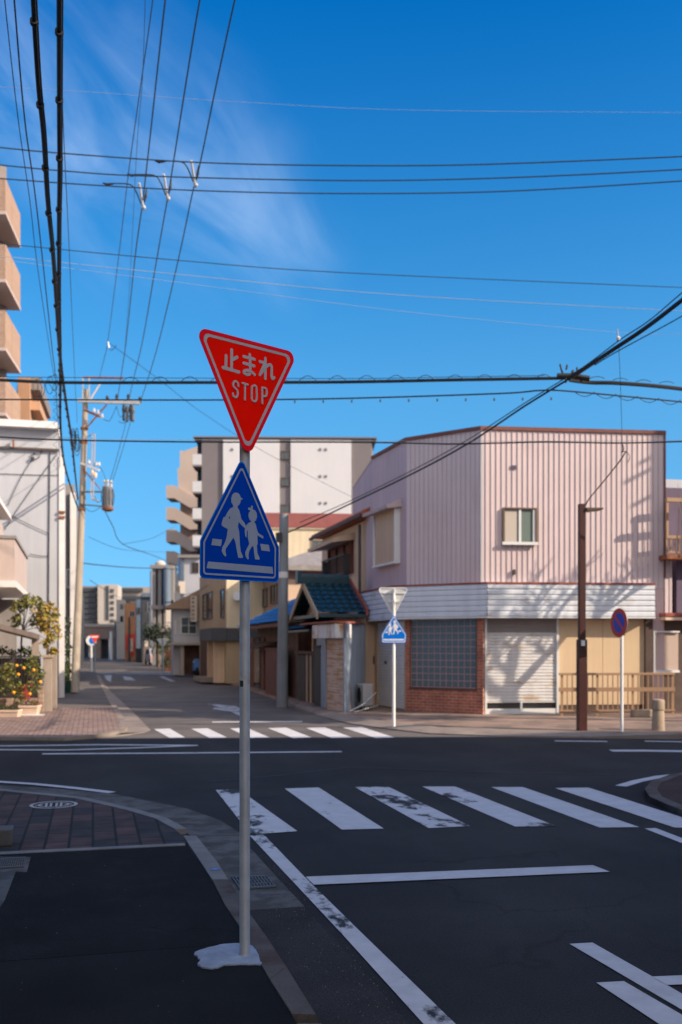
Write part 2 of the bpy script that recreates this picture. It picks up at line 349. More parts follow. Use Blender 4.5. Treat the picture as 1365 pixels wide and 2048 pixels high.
def tiles(mb, e0, e1, r0, r1, nx, ny, amp=.035, step=.035):   # curved-tile slope between an eave edge and a ridge edge
    e0, e1, r0, r1 = map(Vector, (e0, e1, r0, r1)); nrm = (e1-e0).cross(r0-e0).normalized()
    if nrm.z < 0: nrm = -nrm
    S = 6; rows = []
    for j in range(ny):
        for v, lift in ((j/ny, step), ((j+1)/ny-.001, 0.0)): rows.append((v, lift))
    W = nx*S+1; vs = []
    for v, lift in rows:
        for i in range(W):
            u = i/(W-1); p = (e0*(1-u)+e1*u)*(1-v)+(r0*(1-u)+r1*u)*v; vs.append(p+nrm*(lift+amp*(math.sin(2*math.pi*u*nx)*.5+.5)))
    mb.add(vs, [(j*W+i, j*W+i+1, (j+1)*W+i+1, (j+1)*W+i) for j in range(len(rows)-1) for i in range(W-1)])
def leaves(mb, c, rad, n, size, sq=(1, 1, 1), nmat=1, droop=.2):
    for _ in range(n):
        while True:
            p = Vector((random.uniform(-1, 1), random.uniform(-1, 1), random.uniform(-1, 1)))
            if p.length < 1: break
        p = Vector((c[0]+p.x*rad*sq[0], c[1]+p.y*rad*sq[1], c[2]+p.z*rad*sq[2]))
        a = Vector((random.uniform(-1, 1), random.uniform(-1, 1), random.uniform(-1, .6)-droop)).normalized(); b = a.cross(Vector((random.uniform(-1, 1), random.uniform(-1, 1), random.uniform(-1, 1)))).normalized()
        s = size*random.uniform(.6, 1.3); mb.cur = random.randrange(nmat)
        mb.add([p, p+a*s*.45+b*s*.28, p+a*s, p+a*s*.45-b*s*.28], [(0, 1, 2, 3)])
    mb.cur = 0

# ------------------------------------------------------------------ material list
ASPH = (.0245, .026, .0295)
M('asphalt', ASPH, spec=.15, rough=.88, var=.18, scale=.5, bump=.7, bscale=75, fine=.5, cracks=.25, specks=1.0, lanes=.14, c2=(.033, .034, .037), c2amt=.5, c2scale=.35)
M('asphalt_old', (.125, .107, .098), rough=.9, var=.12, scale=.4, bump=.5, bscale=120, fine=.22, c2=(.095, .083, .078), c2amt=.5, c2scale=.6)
M('pavement_warm', (.27, .185, .145), rough=.9, var=.15, scale=.8, bump=.4, bscale=110, fine=.2, c2=(.17, .125, .10), c2amt=.5, c2scale=.9)
M('kerb_pale', (.17, .165, .165), rough=.85, var=.2, scale=3, bump=.4, bscale=70, fine=.2)
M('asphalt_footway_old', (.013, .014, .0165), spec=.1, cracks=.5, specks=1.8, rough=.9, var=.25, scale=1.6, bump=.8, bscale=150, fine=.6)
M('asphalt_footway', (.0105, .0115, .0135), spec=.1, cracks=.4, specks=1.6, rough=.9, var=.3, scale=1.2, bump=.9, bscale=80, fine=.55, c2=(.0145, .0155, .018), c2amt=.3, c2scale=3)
M('asphalt_red', (.055, .038, .036), rough=.92, var=.2, scale=2, bump=.8, bscale=90, fine=.4, spec=.15)
M('asphalt_rough', (.034, .034, .037), spec=.15, specks=1.6, rough=.92, var=.25, scale=2, bump=1.0, bscale=90, fine=.8)
M('concrete', (.24, .195, .165), rough=.88, var=.16, scale=1.5, bump=.35, bscale=80, fine=.12, c2=(.17, .14, .12), c2amt=.25, c2scale=1.2)
M('gutter_concrete', (.095, .093, .092), rough=.88, var=.22, scale=2.2, bump=.4, bscale=90, fine=.18, c2=(.05, .047, .045), c2amt=.5, c2scale=3)
M('kerb_stone', (.085, .075, .07), rough=.85, var=.25, scale=3, bump=.4, bscale=70, fine=.25, c2=(.06, .038, .032), c2amt=.45, c2scale=2)
M('concrete_pole', (.34, .285, .225), rough=.85, var=.12, scale=1.5, bump=.2, streak=.25)
M('concrete_pole_grey', (.20, .22, .24), rough=.8, var=.15, scale=1.5, bump=.2, streak=.3)
brickmat('paving_dark', (.030, .028, .030), (.085, .046, .042), (.009, .009, .010), .42, .21, .014, swap=True, vertical=False, var=.4)
brickmat('paving_pink', (.27, .185, .155), (.20, .14, .12), (.09, .065, .058), .21, .105, .006, swap=True, vertical=False, var=.2)
paintmat('road_paint', (.47, .485, .525), ASPH, .25, 3.1)
paintmat('road_paint_worn', (.48, .49, .53), ASPH, .75, 7.7, scale=1.8, stretch=(1.4, .8, 1))
paintmat('road_paint_patchy', (.48, .49, .53), ASPH, .62, 11.3, scale=1.5, stretch=(1.2, .7, 1))
paintmat('road_paint_far', (.60, .58, .58), (.15, .14, .13), .12, 1.3)
paintmat('road_paint_old', (.42, .43, .46), (.12, .115, .11), .62, 4.3, scale=2.5)
M('white_paint', (.74, .74, .72), rough=.45, var=.06)
M('white_wall', (.425, .43, .46), rough=.8, var=.05, scale=.6, streak=.07)
M('footing_mortar', (.25, .30, .39), rough=.85, var=.22, scale=7, bump=.6, bscale=50, fine=.12)
M('steel_post', (.29, .315, .35), rough=.5, var=.14, metal=.15, scale=9, streak=.2, c2=(.20, .15, .11), c2amt=.10, c2scale=5)
M('post_white', (.74, .73, .70), rough=.4, var=.05)
M('sign_red', (.93, .006, .0), rough=.42, var=.07, scale=5, streak=.10, spec=.03)
M('sign_red_edge', (.80, .008, .02), rough=.5, var=.06, spec=.03)
M('sign_blue', (.0, .046, .38), rough=.42, var=.05, scale=2, spec=.03)
M('sign_blue_bright', (.0, .16, .62), rough=.4, var=.05, spec=.12)
M('sign_white', (.40, .38, .40), rough=.5, var=.05, scale=6, spec=.12)
M('sign_white_blue', (.26, .31, .41), rough=.5, var=.05, scale=6, spec=.12)
M('sign_back', (.60, .60, .58), rough=.5, var=.1, scale=5)
M('dark_sticker', (.02, .018, .02), rough=.5, var=.1)
M('sticker_blue', (.03, .12, .42), rough=.5, var=.1)
M('iron', (.03, .03, .032), rough=.6, var=.2)
M('iron_grey', (.11, .115, .12), rough=.55, var=.2, metal=.5)
M('black_cable', (.012, .012, .013), rough=.6, var=.2)
M('wire_blue', (.018, .03, .04), rough=.5, var=.1)
M('wire_pale', (.32, .33, .36), rough=.5, var=.1)
M('brown_steel', (.060, .018, .014), rough=.45, var=.15, scale=4, streak=.15)
M('rust', (.24, .09, .04), rough=.9, var=.3, scale=6)
M('transformer_grey', (.22, .23, .255), rough=.5, var=.12, scale=5, streak=.15)
M('conduit_tan', (.40, .31, .22), rough=.7, var=.15)
M('galvanised', (.40, .40, .40), rough=.5, var=.15, scale=5, metal=.2)
M('porcelain', (.62, .60, .58), rough=.25, var=.05)
M('pink_cladding', (.63, .515, .51), rough=.7, var=.05, scale=.9, streak=.06, c2=(.56, .45, .44), c2amt=.08, c2scale=.8, c2stretch=(1.5, 1.5, .4))
M('pink_seam', (.47, .375, .365), rough=.75, var=.1)  # darker pink puts the groove shade into the rib colour
M('pink_stucco', (.53, .39, .40), rough=.85, var=.07, scale=1, bump=.15, streak=.12)
M('purple_shade', (.105, .075, .12), rough=.7, var=.08, streak=.15)  # dark purple puts the neighbour house's shade into its colour
M('red_trim', (.30, .075, .05), rough=.7, var=.2, scale=3, streak=.15)
M('brown_trim', (.17, .06, .045), rough=.7, var=.2, scale=3)
M('awning_white', (.62, .65, .69), rough=.55, var=.05, scale=2, streak=.12, c2=(.45, .42, .40), c2amt=.10, c2scale=1.2)
M('shutter_metal', (.64, .63, .62), rough=.5, var=.08, scale=2, metal=.1, streak=.12, c2=(.50, .40, .30), c2amt=.22, c2scale=2, c2stretch=(.7, .7, 2.5))
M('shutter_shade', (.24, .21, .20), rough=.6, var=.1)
M('beige_panel', (.62, .46, .29), rough=.8, var=.07, scale=1, streak=.08)
M('brown_dark', (.085, .055, .045), rough=.8, var=.2, scale=3)
M('black_void', (.010, .010, .012), rough=.9, var=.1)
M('frame_white', (.66, .66, .64), rough=.5, var=.05)
M('frame_dark', (.08, .06, .05), rough=.5, var=.1)
M('frame_bronze', (.16, .10, .07), rough=.5, var=.1)
glassmat('glass_green', (.16, .20, .17), .12); glassmat('glass_dark', (.02, .024, .028), .1); glassmat('glass_teal', (.03, .06, .075), .15); glassmat('glass_block', (.085, .115, .12), .25)
M('grout', (.55, .30, .30), rough=.7, var=.1)
M('railing_bronze', (.33, .205, .12), rough=.5, var=.12)
M('bollard_stone', (.34, .26, .185), rough=.9, var=.15, scale=5, bump=.4)
M('rusty_shutter', (.56, .42, .33), rough=.6, var=.10, c2=(.44, .22, .10), c2amt=.42, c2scale=1.4, c2stretch=(.8, .8, 9))
M('shutter_pale', (.86, .84, .82), rough=.6, var=.05)  # brighter shutter copy, stands in for bounce off the sunlit pavement
M('box_white_rust', (.60, .58, .57), rough=.6, var=.06, c2=(.42, .20, .08), c2amt=.30, c2scale=2.2, c2stretch=(1.5, 1.5, .7))
M('blue_grey_metal', (.26, .31, .38), rough=.5, var=.08, streak=.2)
M('ac_white', (.46, .47, .48), rough=.5, var=.06)
M('house_tan', (.60, .43, .30), rough=.85, var=.08, scale=1, streak=.15)
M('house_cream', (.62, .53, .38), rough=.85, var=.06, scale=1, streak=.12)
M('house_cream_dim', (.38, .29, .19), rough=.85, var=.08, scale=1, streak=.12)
M('house_brown', (.30, .20, .145), rough=.85, var=.1, scale=1, streak=.15)
M('wood_dark', (.10, .048, .032), rough=.8, var=.3, scale=3, streak=.35)
M('wood_red', (.13, .045, .030), rough=.8, var=.25, scale=3, streak=.3)
M('wood_grey', (.07, .055, .05), rough=.85, var=.25, scale=3, streak=.35)
M('tile_teal', (.011, .045, .062), rough=.35, var=.35, scale=6)
M('tile_blue', (.012, .10, .28), rough=.35, var=.25, scale=6)
M('tile_red', (.34, .085, .04), rough=.7, var=.25, scale=5)
M('tile_grey', (.24, .215, .20), rough=.7, var=.2, scale=4)
M('apartment_white', (.59, .575, .585), rough=.8, var=.03, scale=.3, streak=.04)
M('apartment_grey', (.17, .15, .155), rough=.8, var=.06, scale=.3)
M('apartment_light', (.52, .52, .53), rough=.7, var=.05)
M('maroon', (.24, .075, .07), rough=.7, var=.1)
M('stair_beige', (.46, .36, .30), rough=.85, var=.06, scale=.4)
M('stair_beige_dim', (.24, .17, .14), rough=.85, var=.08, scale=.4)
brickmat('apartment_tile', (.41, .27, .19), (.37, .24, .17), (.28, .20, .15), .22, .11, .008, vertical=True, offset=0, var=.06)
M('apartment_orange', (.46, .27, .165), rough=.8, var=.05)
M('balcony_beige', (.50, .40, .36), rough=.8, var=.05, streak=.05)
M('soffit_grey', (.20, .17, .16), rough=.9, var=.08)
M('cap_white', (.66, .63, .61), rough=.7, var=.06)
M('far_grey', (.26, .24, .23), rough=.85, var=.1, scale=.3, streak=.1)
M('far_dark', (.055, .06, .07), rough=.8, var=.15)
M('far_orange', (.42, .19, .085), rough=.8, var=.12)
M('far_beige', (.48, .42, .36), rough=.85, var=.06, scale=.2)
M('far_tan', (.36, .31, .27), rough=.85, var=.08, scale=.2)
M('far_blue', (.12, .16, .21), rough=.7, var=.1)
M('far_brown', (.23, .165, .135), rough=.85, var=.15)
M('signage_red', (.62, .05, .03), rough=.5, var=.15)
M('leaf_green', (.085, .115, .03), rough=.6, var=.35, scale=9)
M('leaf_olive', (.20, .18, .035), rough=.6, var=.35, scale=9)
M('leaf_yellow', (.34, .22, .04), rough=.6, var=.3, scale=9)
M('leaf_dark', (.02, .035, .016), rough=.7, var=.3, scale=9)
M('bark', (.13, .095, .07), rough=.9, var=.3, scale=6, bump=.5)
M('orange_fruit', (.88, .36, .02), rough=.45, var=.12, scale=8)
M('planter_cream', (.68, .50, .38), rough=.6, var=.05)
M('soil', (.05, .035, .025), rough=.95, var=.3)
M('flower_red', (.26, .025, .03), rough=.6, var=.3)
M('pot_green', (.03, .13, .09), rough=.5, var=.1)
M('carport_brown', (.13, .10, .085), rough=.6, var=.1)
M('pillar_tan', (.34, .275, .225), rough=.85, var=.12, scale=3, bump=.3, streak=.2)
brickmat('wall_block', (.36, .25, .19), (.27, .18, .14), (.20, .15, .12), .30, .12, .012, vertical=True, var=.3)
M('car_paint', (.42, .43, .46), rough=.3, var=.05)
M('tyre', (.012, .012, .013), rough=.85, var=.2)
M('scooter_blue', (.05, .16, .40), rough=.35, var=.1)
M('noentry_blue', (.0, .045, .44), rough=.4, var=.05)
m = MATS

# ------------------------------------------------------------------ ground, roads, pavements, markings
SL = -0.20                                     # slope of the cross street in plan
def S(name, b, mat, **k): return b.build(name, mat, kind='structure', **k)
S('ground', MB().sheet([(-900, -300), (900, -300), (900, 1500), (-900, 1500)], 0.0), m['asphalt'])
def cut(x): return 19.35+SL*(x-4.0)
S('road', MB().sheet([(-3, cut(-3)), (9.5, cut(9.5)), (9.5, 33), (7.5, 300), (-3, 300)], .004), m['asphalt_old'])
Gp = lambda l, z=0.0: [(G(a, b, z).x, G(a, b, z).y) for a, b in l]
# near-left footway
kin = Gp([(585, 2030), (540, 1960), (477, 1850), (450, 1810), (425, 1760), (402, 1725), (367, 1672)], .05)
kout = Gp([(640, 2030), (580, 1935), (540, 1875), (507, 1830), (462, 1760), (440, 1725), (397, 1672)], .05)
gut = Gp([(820, 2048), (682, 1890), (612, 1820), (550, 1750), (480, 1672)], .012)
kin = [(kin[0][0], -14)]+kin; kout = [(kout[0][0]+.01, -14)]+kout; gut = [(gut[0][0], -14)]+gut
inner = Gp([(352, 1660), (310, 1637), (250, 1620), (150, 1597), (0, 1582), (-150, 1574), (-600, 1560)], .05)
outer = Gp([(480, 1665), (440, 1640), (375, 1617), (300, 1602), (225, 1587), (100, 1576), (0, 1571), (-150, 1563), (-600, 1549)], .012)
yb = G(200, 1697, .05).y
yf = G(200, 1906, .05).y
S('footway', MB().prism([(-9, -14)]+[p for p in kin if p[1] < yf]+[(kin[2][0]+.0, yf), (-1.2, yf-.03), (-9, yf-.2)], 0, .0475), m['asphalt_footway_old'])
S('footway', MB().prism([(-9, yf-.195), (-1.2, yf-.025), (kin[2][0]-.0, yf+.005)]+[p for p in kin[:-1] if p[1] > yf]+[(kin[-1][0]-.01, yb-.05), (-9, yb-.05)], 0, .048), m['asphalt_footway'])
S('paving', MB().prism([(-9, yb+.05), (kin[-1][0], yb+.05), kin[-1]]+inner, 0, .050), m['paving_dark'])
S('paving_edge', MB().prism([(-9, yb-.05), (kin[-1][0]-.02, yb-.05), (kin[-1][0]-.02, yb+.05), (-9, yb+.05)], 0, .054), m['kerb_pale'])
kb = MB()
for i in range(len(kin)-1):       # kerb stones, about 0.6 m each
    a0, a1, b0, b1 = map(Vector, (kin[i], kin[i+1], kout[i], kout[i+1])); k = max(1, int(round((a1-a0).length/.62)))
    kb.cur = 1 if i >= 5 else 0
    for j in range(k):
        t0, t1 = j/k, (j+1)/k-.004/max(.3, (a1-a0).length/k)
        q = [a0.lerp(a1, t0), b0.lerp(b1, t0), b0.lerp(b1, t1), a0.lerp(a1, t1)]
        kb.solid([(*p, 0) for p in q[:1]]+[(*q[1], 0), (*q[2], 0), (*q[3], 0)], [(*q[0], .056), (q[1].x-.02, q[1].y, .056), (q[2].x-.02, q[2].y, .056), (*q[3], .056)])
for i in range(len(inner)-1):
    a0, a1 = Vector(inner[i]), Vector(inner[i+1]); e = (a1-a0).normalized(); nn = Vector((e.y, -e.x)); kb.cur = 1; kb.prism([a0, a1, a1+nn*.11, a0+nn*.11], 0, .057)
S('kerb', kb, [m['kerb_stone'], m['kerb_pale']])
gb = MB()
yd = G(560, 1816, .012).y
ge = [p for p in gut if p[1] > yd]; ke = [p for p in kout if p[1] > yd]
gb.prism([(kout[4][0]+.002, yd)]+ke+[(ge[-1][0], ge[-1][1])]+list(reversed(ge[:-1]))+[(gut[2][0]-.03, yd)], 0, .012)
S('gutter', gb, m['gutter_concrete'])
S('gutter_rough', MB().prism([(kout[0][0]+.003, -14), (gut[0][0], -14)]+[p for p in gut[1:] if p[1] < yd]+[(gut[2][0]-.03, yd-.006), (kout[4][0]+.003, yd-.006)]+[p for p in reversed(kout[1:]) if p[1] < yd], 0, .010), m['asphalt_rough'])
inn2 = []
for i, p in enumerate(inner):
    e = (Vector(inner[min(i+1, len(inner)-1)])-Vector(inner[max(i-1, 0)])).normalized(); inn2.append((p[0]+e.y*.108, p[1]-e.x*.108))
S('corner_apron', MB().prism([kout[-1]]+[(ge[-1][0], ge[-1][1]+.01)]+outer+list(reversed(inn2)), 0, .011), m['gutter_concrete'])
jb = MB()
for py, a, b in ((1672, 402, 482), (1752, 455, 553), (1790, 478, 585)):
    p, q = G(a, py, .0125), G(b, py-2, .0125); jb.prism([(p.x, p.y), (q.x, q.y), (q.x, q.y+.012), (p.x, p.y+.012)], .011, .0128)
S('gutter_joint', jb, m['iron'])
# markings
def strip(pts, w, z, mat, name='road_marking'):
    b = MB(); pts = [Vector((p[0], p[1])) for p in pts]; L = []; R = []
    for i, p in enumerate(pts):
        e = (pts[min(i+1, len(pts)-1)]-pts[max(i-1, 0)]).normalized(); nn = Vector((-e.y, e.x)); L.append(p+nn*w/2); R.append(p-nn*w/2)
    b.sheet(L+list(reversed(R)), z); return S(name, b, m[mat])
Z1 = .007
bars = [((432, 1580), (478, 1579), (595, 1662), (502, 1669)), ((570, 1577), (638, 1575), (768, 1657), (684, 1659)), ((710, 1574), (776, 1573), (941, 1652), (858, 1656)),
        ((845, 1573), (911, 1573), (1113, 1652), (1031, 1653)), ((983, 1574), (1046, 1574), (1279, 1654), (1200, 1655)), ((1111, 1576), (1177, 1575), (1392, 1654), (1364, 1658))]
for i, q in enumerate(bars):
    if i == 5: q = ((1111, 1576), (1177, 1575), (1430, 1655), (1350, 1655))
    S('crosswalk_stripe', MB().sheet(Gp(q, Z1), Z1), m[['road_paint_worn', 'road_paint', 'road_paint_worn', 'road_paint_patchy', 'road_paint', 'road_paint'][i]])
S('edge_line', MB().sheet(Gp([(500, 1671), (528, 1669), (608, 1752), (720, 1862), (912, 2048)], Z1)+[(1.72, -14), (1.585, -14)]+Gp([(848, 2048), (683, 1866)], Z1), Z1), m['road_paint_patchy'])
S('stop_line', MB().sheet(Gp([(612, 1753), (1186, 1730), (1220, 1743), (628, 1769)], Z1+.004), Z1+.003), m['road_paint'])
g4 = lambda l: [(683+a*.5, 1660+b*.5) for a, b in l]
S('centre_line', MB().sheet(Gp(g4([(913, 455), (1005, 450), (1243, 585), (1520, 745), (1700, 860), (1480, 790), (1365, 720), (1160, 600)]), Z1), Z1), m['road_paint_old' if 0 else 'road_paint'])
S('centre_line', MB().sheet(Gp(g4([(1020, 610), (1130, 604), (1365, 740), (1560, 860), (1400, 860)]), Z1), Z1), m['road_paint'])
S('cross_line', MB().sheet(Gp(g4([(1243, 585), (1440, 577), (1500, 610), (1303, 619)]), Z1+.004), Z1+.003), m['road_paint'])
S('edge_line', MB().sheet(Gp([(1290, 1657), (1312, 1656), (1440, 1705), (1400, 1700)], Z1), Z1), m['road_paint'])
strip(Gp([(-60, 1558), (0, 1563.5), (70, 1568), (150, 1576), (225, 1585)], .012), .13, .0135, 'road_paint')
strip(Gp([(1242, 1573), (1275, 1563), (1320, 1554), (1365, 1549), (1420, 1546)]), .16, Z1, 'road_paint')
strip(Gp([(85, 1508.5), (400, 1506.5), (684, 1504)]), .17, Z1, 'road_paint')
strip(Gp([(-80, 1493.5), (0, 1492.5), (200, 1490), (395, 1491.5)]), .17, Z1, 'road_paint')
strip(Gp([(-80, 1500), (0, 1500.5), (130, 1501), (260, 1497), (395, 1491.8)]), .17, Z1+.003, 'road_paint')
strip(Gp([(1222, 1502), (1290, 1502), (1480, 1505)]), .30, Z1, 'road_paint')
strip(Gp([(1110, 1482.5), (1215, 1483.5)]), .16, Z1, 'road_paint')
strip(Gp([(1290, 1483), (1420, 1485)]), .16, Z1, 'road_paint')
Z2 = .011
for a, b, c, d in ((308, 340, 371, 340), (383, 416, 455, 420), (460, 495, 540, 500), (536, 573, 624, 586), (612, 650, 705, 664), (686, 724, 790, 752)):
    S('crosswalk_stripe', MB().sheet(Gp([(a, 1458-(a-308)*.008), (b, 1457-(a-308)*.008), (c, 1475), (d, 1476)], Z2), Z2), m['road_paint_far'])
strip(Gp([(425, 1444), (605, 1443)], Z2), .28, Z2, 'road_paint_far', 'stop_line')
for q in ([(415, 1407), (470, 1412), (500, 1425), (440, 1415)], [(430, 1415), (480, 1421), (470, 1424), (425, 1418)], [(462, 1423), (480, 1423), (492, 1432), (478, 1431)]):
    S('road_marking', MB().sheet(Gp(q, Z2), Z2), m['road_paint_old'])
for q in ([(208, 1351), (224, 1350), (222, 1364), (214, 1360)], [(246, 1352), (262, 1354), (272, 1361), (250, 1360)], [(318, 1353), (328, 1353), (352, 1363), (342, 1363)]):
    S('road_marking', MB().sheet(Gp(q, Z2), Z2), m['road_paint_old'])
strip(Gp([(195, 1346), (280, 1347), (358, 1349)], Z2), .5, Z2+.003, 'road_paint_far', 'stop_line')
# far-left footway
fo = Gp([(-300, 1478), (0, 1479), (130, 1479), (200, 1476), (250, 1471), (288, 1465), (301, 1460), (286, 1445), (262, 1420), (240, 1400), (222, 1384), (208, 1366), (200, 1350)], .01)
fi = Gp([(-300, 1470), (0, 1474), (130, 1474.5), (190, 1470), (232, 1464), (252, 1458), (256, 1454), (246, 1432), (228, 1403), (213, 1378), (205, 1364), (198, 1350)], .08)
S('corner_apron', MB().prism(fo+list(reversed([(p[0], p[1]) for p in fi])), 0, .02), m['concrete'])
fk = []
for i, p in enumerate(fi):
    e = (Vector(fi[min(i+1, len(fi)-1)])-Vector(fi[max(i-1, 0)])).normalized(); fk.append((p[0]-e.y*.14, p[1]+e.x*.14))
kb = MB()
for i in range(len(fi)-1): kb.prism([fi[i], fi[i+1], fk[i+1], fk[i]], 0, .084)
S('kerb', kb, m['concrete'])
S('paving', MB().prism(fk[:8]+[(fk[7][0], 29.3), (-14, 29.3)], 0, .08), m['paving_pink'])
S('footway', MB().prism([(fk[7][0], 29.305)]+fk[8:]+[(fk[-1][0], 200), (-14, 200), (-14, 29.305)], 0, .078), m['asphalt_old'])
# right far pavement, right near corner
ro = Gp([(300, 1327), (360, 1343), (420, 1360), (500, 1384), (570, 1410), (640, 1433), (700, 1449), (790, 1461), (860, 1469), (1000, 1474), (1180, 1476.5), (1365, 1479), (1700, 1484), (2400, 1500)])
ri = []; rw = []
for i, p in enumerate(ro):
    e = (Vector(ro[min(i+1, len(ro)-1)])-Vector(ro[max(i-1, 0)])).normalized(); w_ = .15 if i < 5 or i > 10 else (.55 if 6 <= i <= 9 else .35); rw.append(w_); ri.append((p[0]-e.y*w_, p[1]+e.x*w_))
S('pavement', MB().prism(ri+[(30, 45), (9, 140)], 0, .10), m['pavement_warm'])
kb = MB()
for i in range(4, len(ro)-1):
    zo = [(.112 if w_ < .2 else .03) for w_ in (rw[i], rw[i+1])]
    kb.solid([(*ro[i], 0), (*ro[i+1], 0), (*ri[i+1], 0), (*ri[i], 0)], [(*ro[i], zo[0]), (*ro[i+1], zo[1]), (*ri[i+1], .112), (*ri[i], .112)])
S('kerb', kb, m['concrete'])
rc = Gp([(1700, 1548), (1480, 1548), (1400, 1552), (1340, 1560), (1302, 1575), (1290, 1590), (1300, 1606), (1335, 1622), (1400, 1648), (1520, 1700)])
S('pavement', MB().prism(rc+[(6.9, -14), (30, -14), (30, 6)], 0, .07), m['asphalt_red'])
kb = MB()
for i in range(len(rc)-1):
    a, b = Vector(rc[i]), Vector(rc[i+1]); e = (b-a).normalized(); nn = Vector((-e.y, e.x)); kb.prism([a, b, b+nn*.14, a+nn*.14], 0, .078)
S('kerb', kb, m['kerb_stone'])
# tarred seam across the junction
strip(Gp([(420, 1563), (560, 1551), (690, 1536), (770, 1537), (1000, 1545), (1220, 1549)]), .045, .004, 'iron', 'road_marking')

# ------------------------------------------------------------------ drains, manhole
def grate(name, label, q, z, nb):
    c = sum((G(a, b, z) for a, b in q), Vector())/4; t = thing(name, label, 'drain grate', (c.x, c.y, z-.01))
    p = [Vector((G(a, b, z).x, G(a, b, z).y)) for a, b in q]
    MB().sheet([tuple(x) for x in p], z+.002).build('pit', m['black_void'], t)
    b = MB()
    def lp(u, v): return (p[0]*(1-u)+p[1]*u)*(1-v)+(p[3]*(1-u)+p[2]*u)*v
    for i in range(nb):
        u0, u1 = i/(nb-.45), (i+.5)/(nb-.45); b.prism([lp(u0, .08), lp(u1, .08), lp(u1, .92), lp(u0, .92)], z+.002, z+.010)
    for v0, v1 in ((0, .078), (.33, .36), (.64, .67), (.922, 1)): b.prism([lp(0, v0), lp(1, v0), lp(1, v1), lp(0, v1)], z+.0025, z+.013)
    b.build('bars', m['iron_grey'], t); return t
grate('drain_grate', 'dark square iron grate in the concrete gutter just behind the stop sign post', [(463, 1755), (535, 1753), (553, 1775), (480, 1780)], .013, 12)
grate('drain_grate', 'pale slotted grate set in a concrete strip at the dark footway\'s left edge', [(-40, 1722), (52, 1716), (48, 1735), (-50, 1742)], .051, 22)
b = MB(); b.prism(Gp([(-200, 1722), (-60, 1712), (62, 1714), (54, 1744), (32, 1743), (10, 1800), (-10, 1830), (-200, 1850)], .05), .04, .0505); S('paving_edge', b, m['gutter_concrete'])
cm = G(108, 1610, .05); t = thing('manhole_cover', 'round pale ringed manhole cover in the dark brick paving', 'manhole cover', (cm.x, cm.y, .045))
b = MB(); b.lathe((cm.x, cm.y, .046), [(.225, 0), (.225, .006)], 40); b.build('lid', m['paving_dark'], t)
b = MB()
for r0, r1 in ((.225, .262), (.150, .172)):
    pts = [(math.cos(2*math.pi*i/40), math.sin(2*math.pi*i/40)) for i in range(40)]
    b.add([(cm.x+c*r0, cm.y+s*r0, .0555) for c, s in pts]+[(cm.x+c*r1, cm.y+s*r1, .0555) for c, s in pts], [(i, 40+i, 40+(i+1) % 40, (i+1) % 40) for i in range(40)])
for x in (-.08, -.03, .03, .08): b.box(cm.x+x-.012, cm.x+x+.012, cm.y-.11, cm.y+.11, .0525, .0555)
b.box(cm.x+.12, cm.x+.2, cm.y-.015, cm.y+.015, .0525, .0555); b.box(cm.x-.2, cm.x-.12, cm.y-.015, cm.y+.015, .0525, .0555)
b.build('rim', m['galvanised'], t)
p = G(0, 1693, .05); b = MB(); b.box(p.x-.5, p.x+.105, p.y-.02, p.y+.22, .05, .20); b.build('concrete_block', m['gutter_concrete'], bevel=.012, label='low grey concrete block at the left end of the dark brick paving', cat='block')
q = G(431, 1739, .056); b = MB(); b.box(q.x-.035, q.x+.035, q.y-.03, q.y+.03, .056, .060); b.box(q.x-.018, q.x+.018, q.y-.012, q.y+.012, .060, .0615)
b.m[6:] = [1]*6; b.build('kerb_marker', [m['sticker_blue'], m['sign_white_blue']], label='small blue and white square marker plate on the kerb stone', cat='marker')

# loose grit gathered in the gutter and on the near footway
random.seed(123); b = MB()
for i in range(900):
    if i < 750: y = random.uniform(3.2, 8.6); x = .98+random.random()**.7*.40+(.10 if y > 6 else .14); z = .011
    else: y = random.uniform(3.4, 8.5); x = random.uniform(-1.1, .75); z = .05
    r = random.uniform(.0015, .0045); a = random.uniform(0, 6.28); p = [(x+r*math.cos(a+k*2.09), y+r*math.sin(a+k*2.09), z) for k in range(3)]
    b.cur = random.choice((0, 0, 1)); b.add(p+[(x, y, z+r*1.1)], [(0, 1, 3), (1, 2, 3), (2, 0, 3)])
b.build('grit', [m['gutter_concrete'], m['concrete']], kind='stuff', label='loose pale grit scattered in the gutter and on the dark footway', cat='grit')

# ------------------------------------------------------------------ the stop sign post in front
po = G(490, 1912, .05)
YA = math.radians(29.0); dv = Vector((math.cos(YA), math.sin(YA)))
t = thing('sign_post', 'tall grey post in front carrying a red stop sign over a blue crossing sign', 'road sign', (po.x, po.y, .048))
b = MB(); b.lathe((po.x, po.y, .0), [(.045, .05), (.036, .06), (.0302, .068), (.0302, 3.40), (.0290, 3.412)], 28); pole = b.build('pole', m['steel_post'], t, smooth=True)
def padxy(a, c): q = G(a, c, .052); return (q.x, q.y)
ft = [(388, 1909), (400, 1902), (440, 1891), (480, 1888), (505, 1893), (514, 1905), (523, 1925), (519, 1930), (490, 1929), (450, 1931), (432, 1937), (408, 1936), (396, 1929), (400, 1920)]
pp = [Vector((*padxy(*q), 0)) for q in ft]; sp = spline(pp+[pp[0]], 4)[:-1]
b = MB(); b.prism([(q.x+random.uniform(-.006, .006), q.y+random.uniform(-.006, .006)) for q in sp], .045, .060); b.build('footing', m['footing_mortar'], t, bevel=.006)
off = .040
F1 = Fac((po.x-dv.x+dv.y*off, po.y-dv.y-dv.x*off), (po.x+dv.x+dv.y*off, po.y+dv.y-dv.x*off))
def zc(l): return [(340+a*300/1365, 640+c*300/1365) for a, c in l]
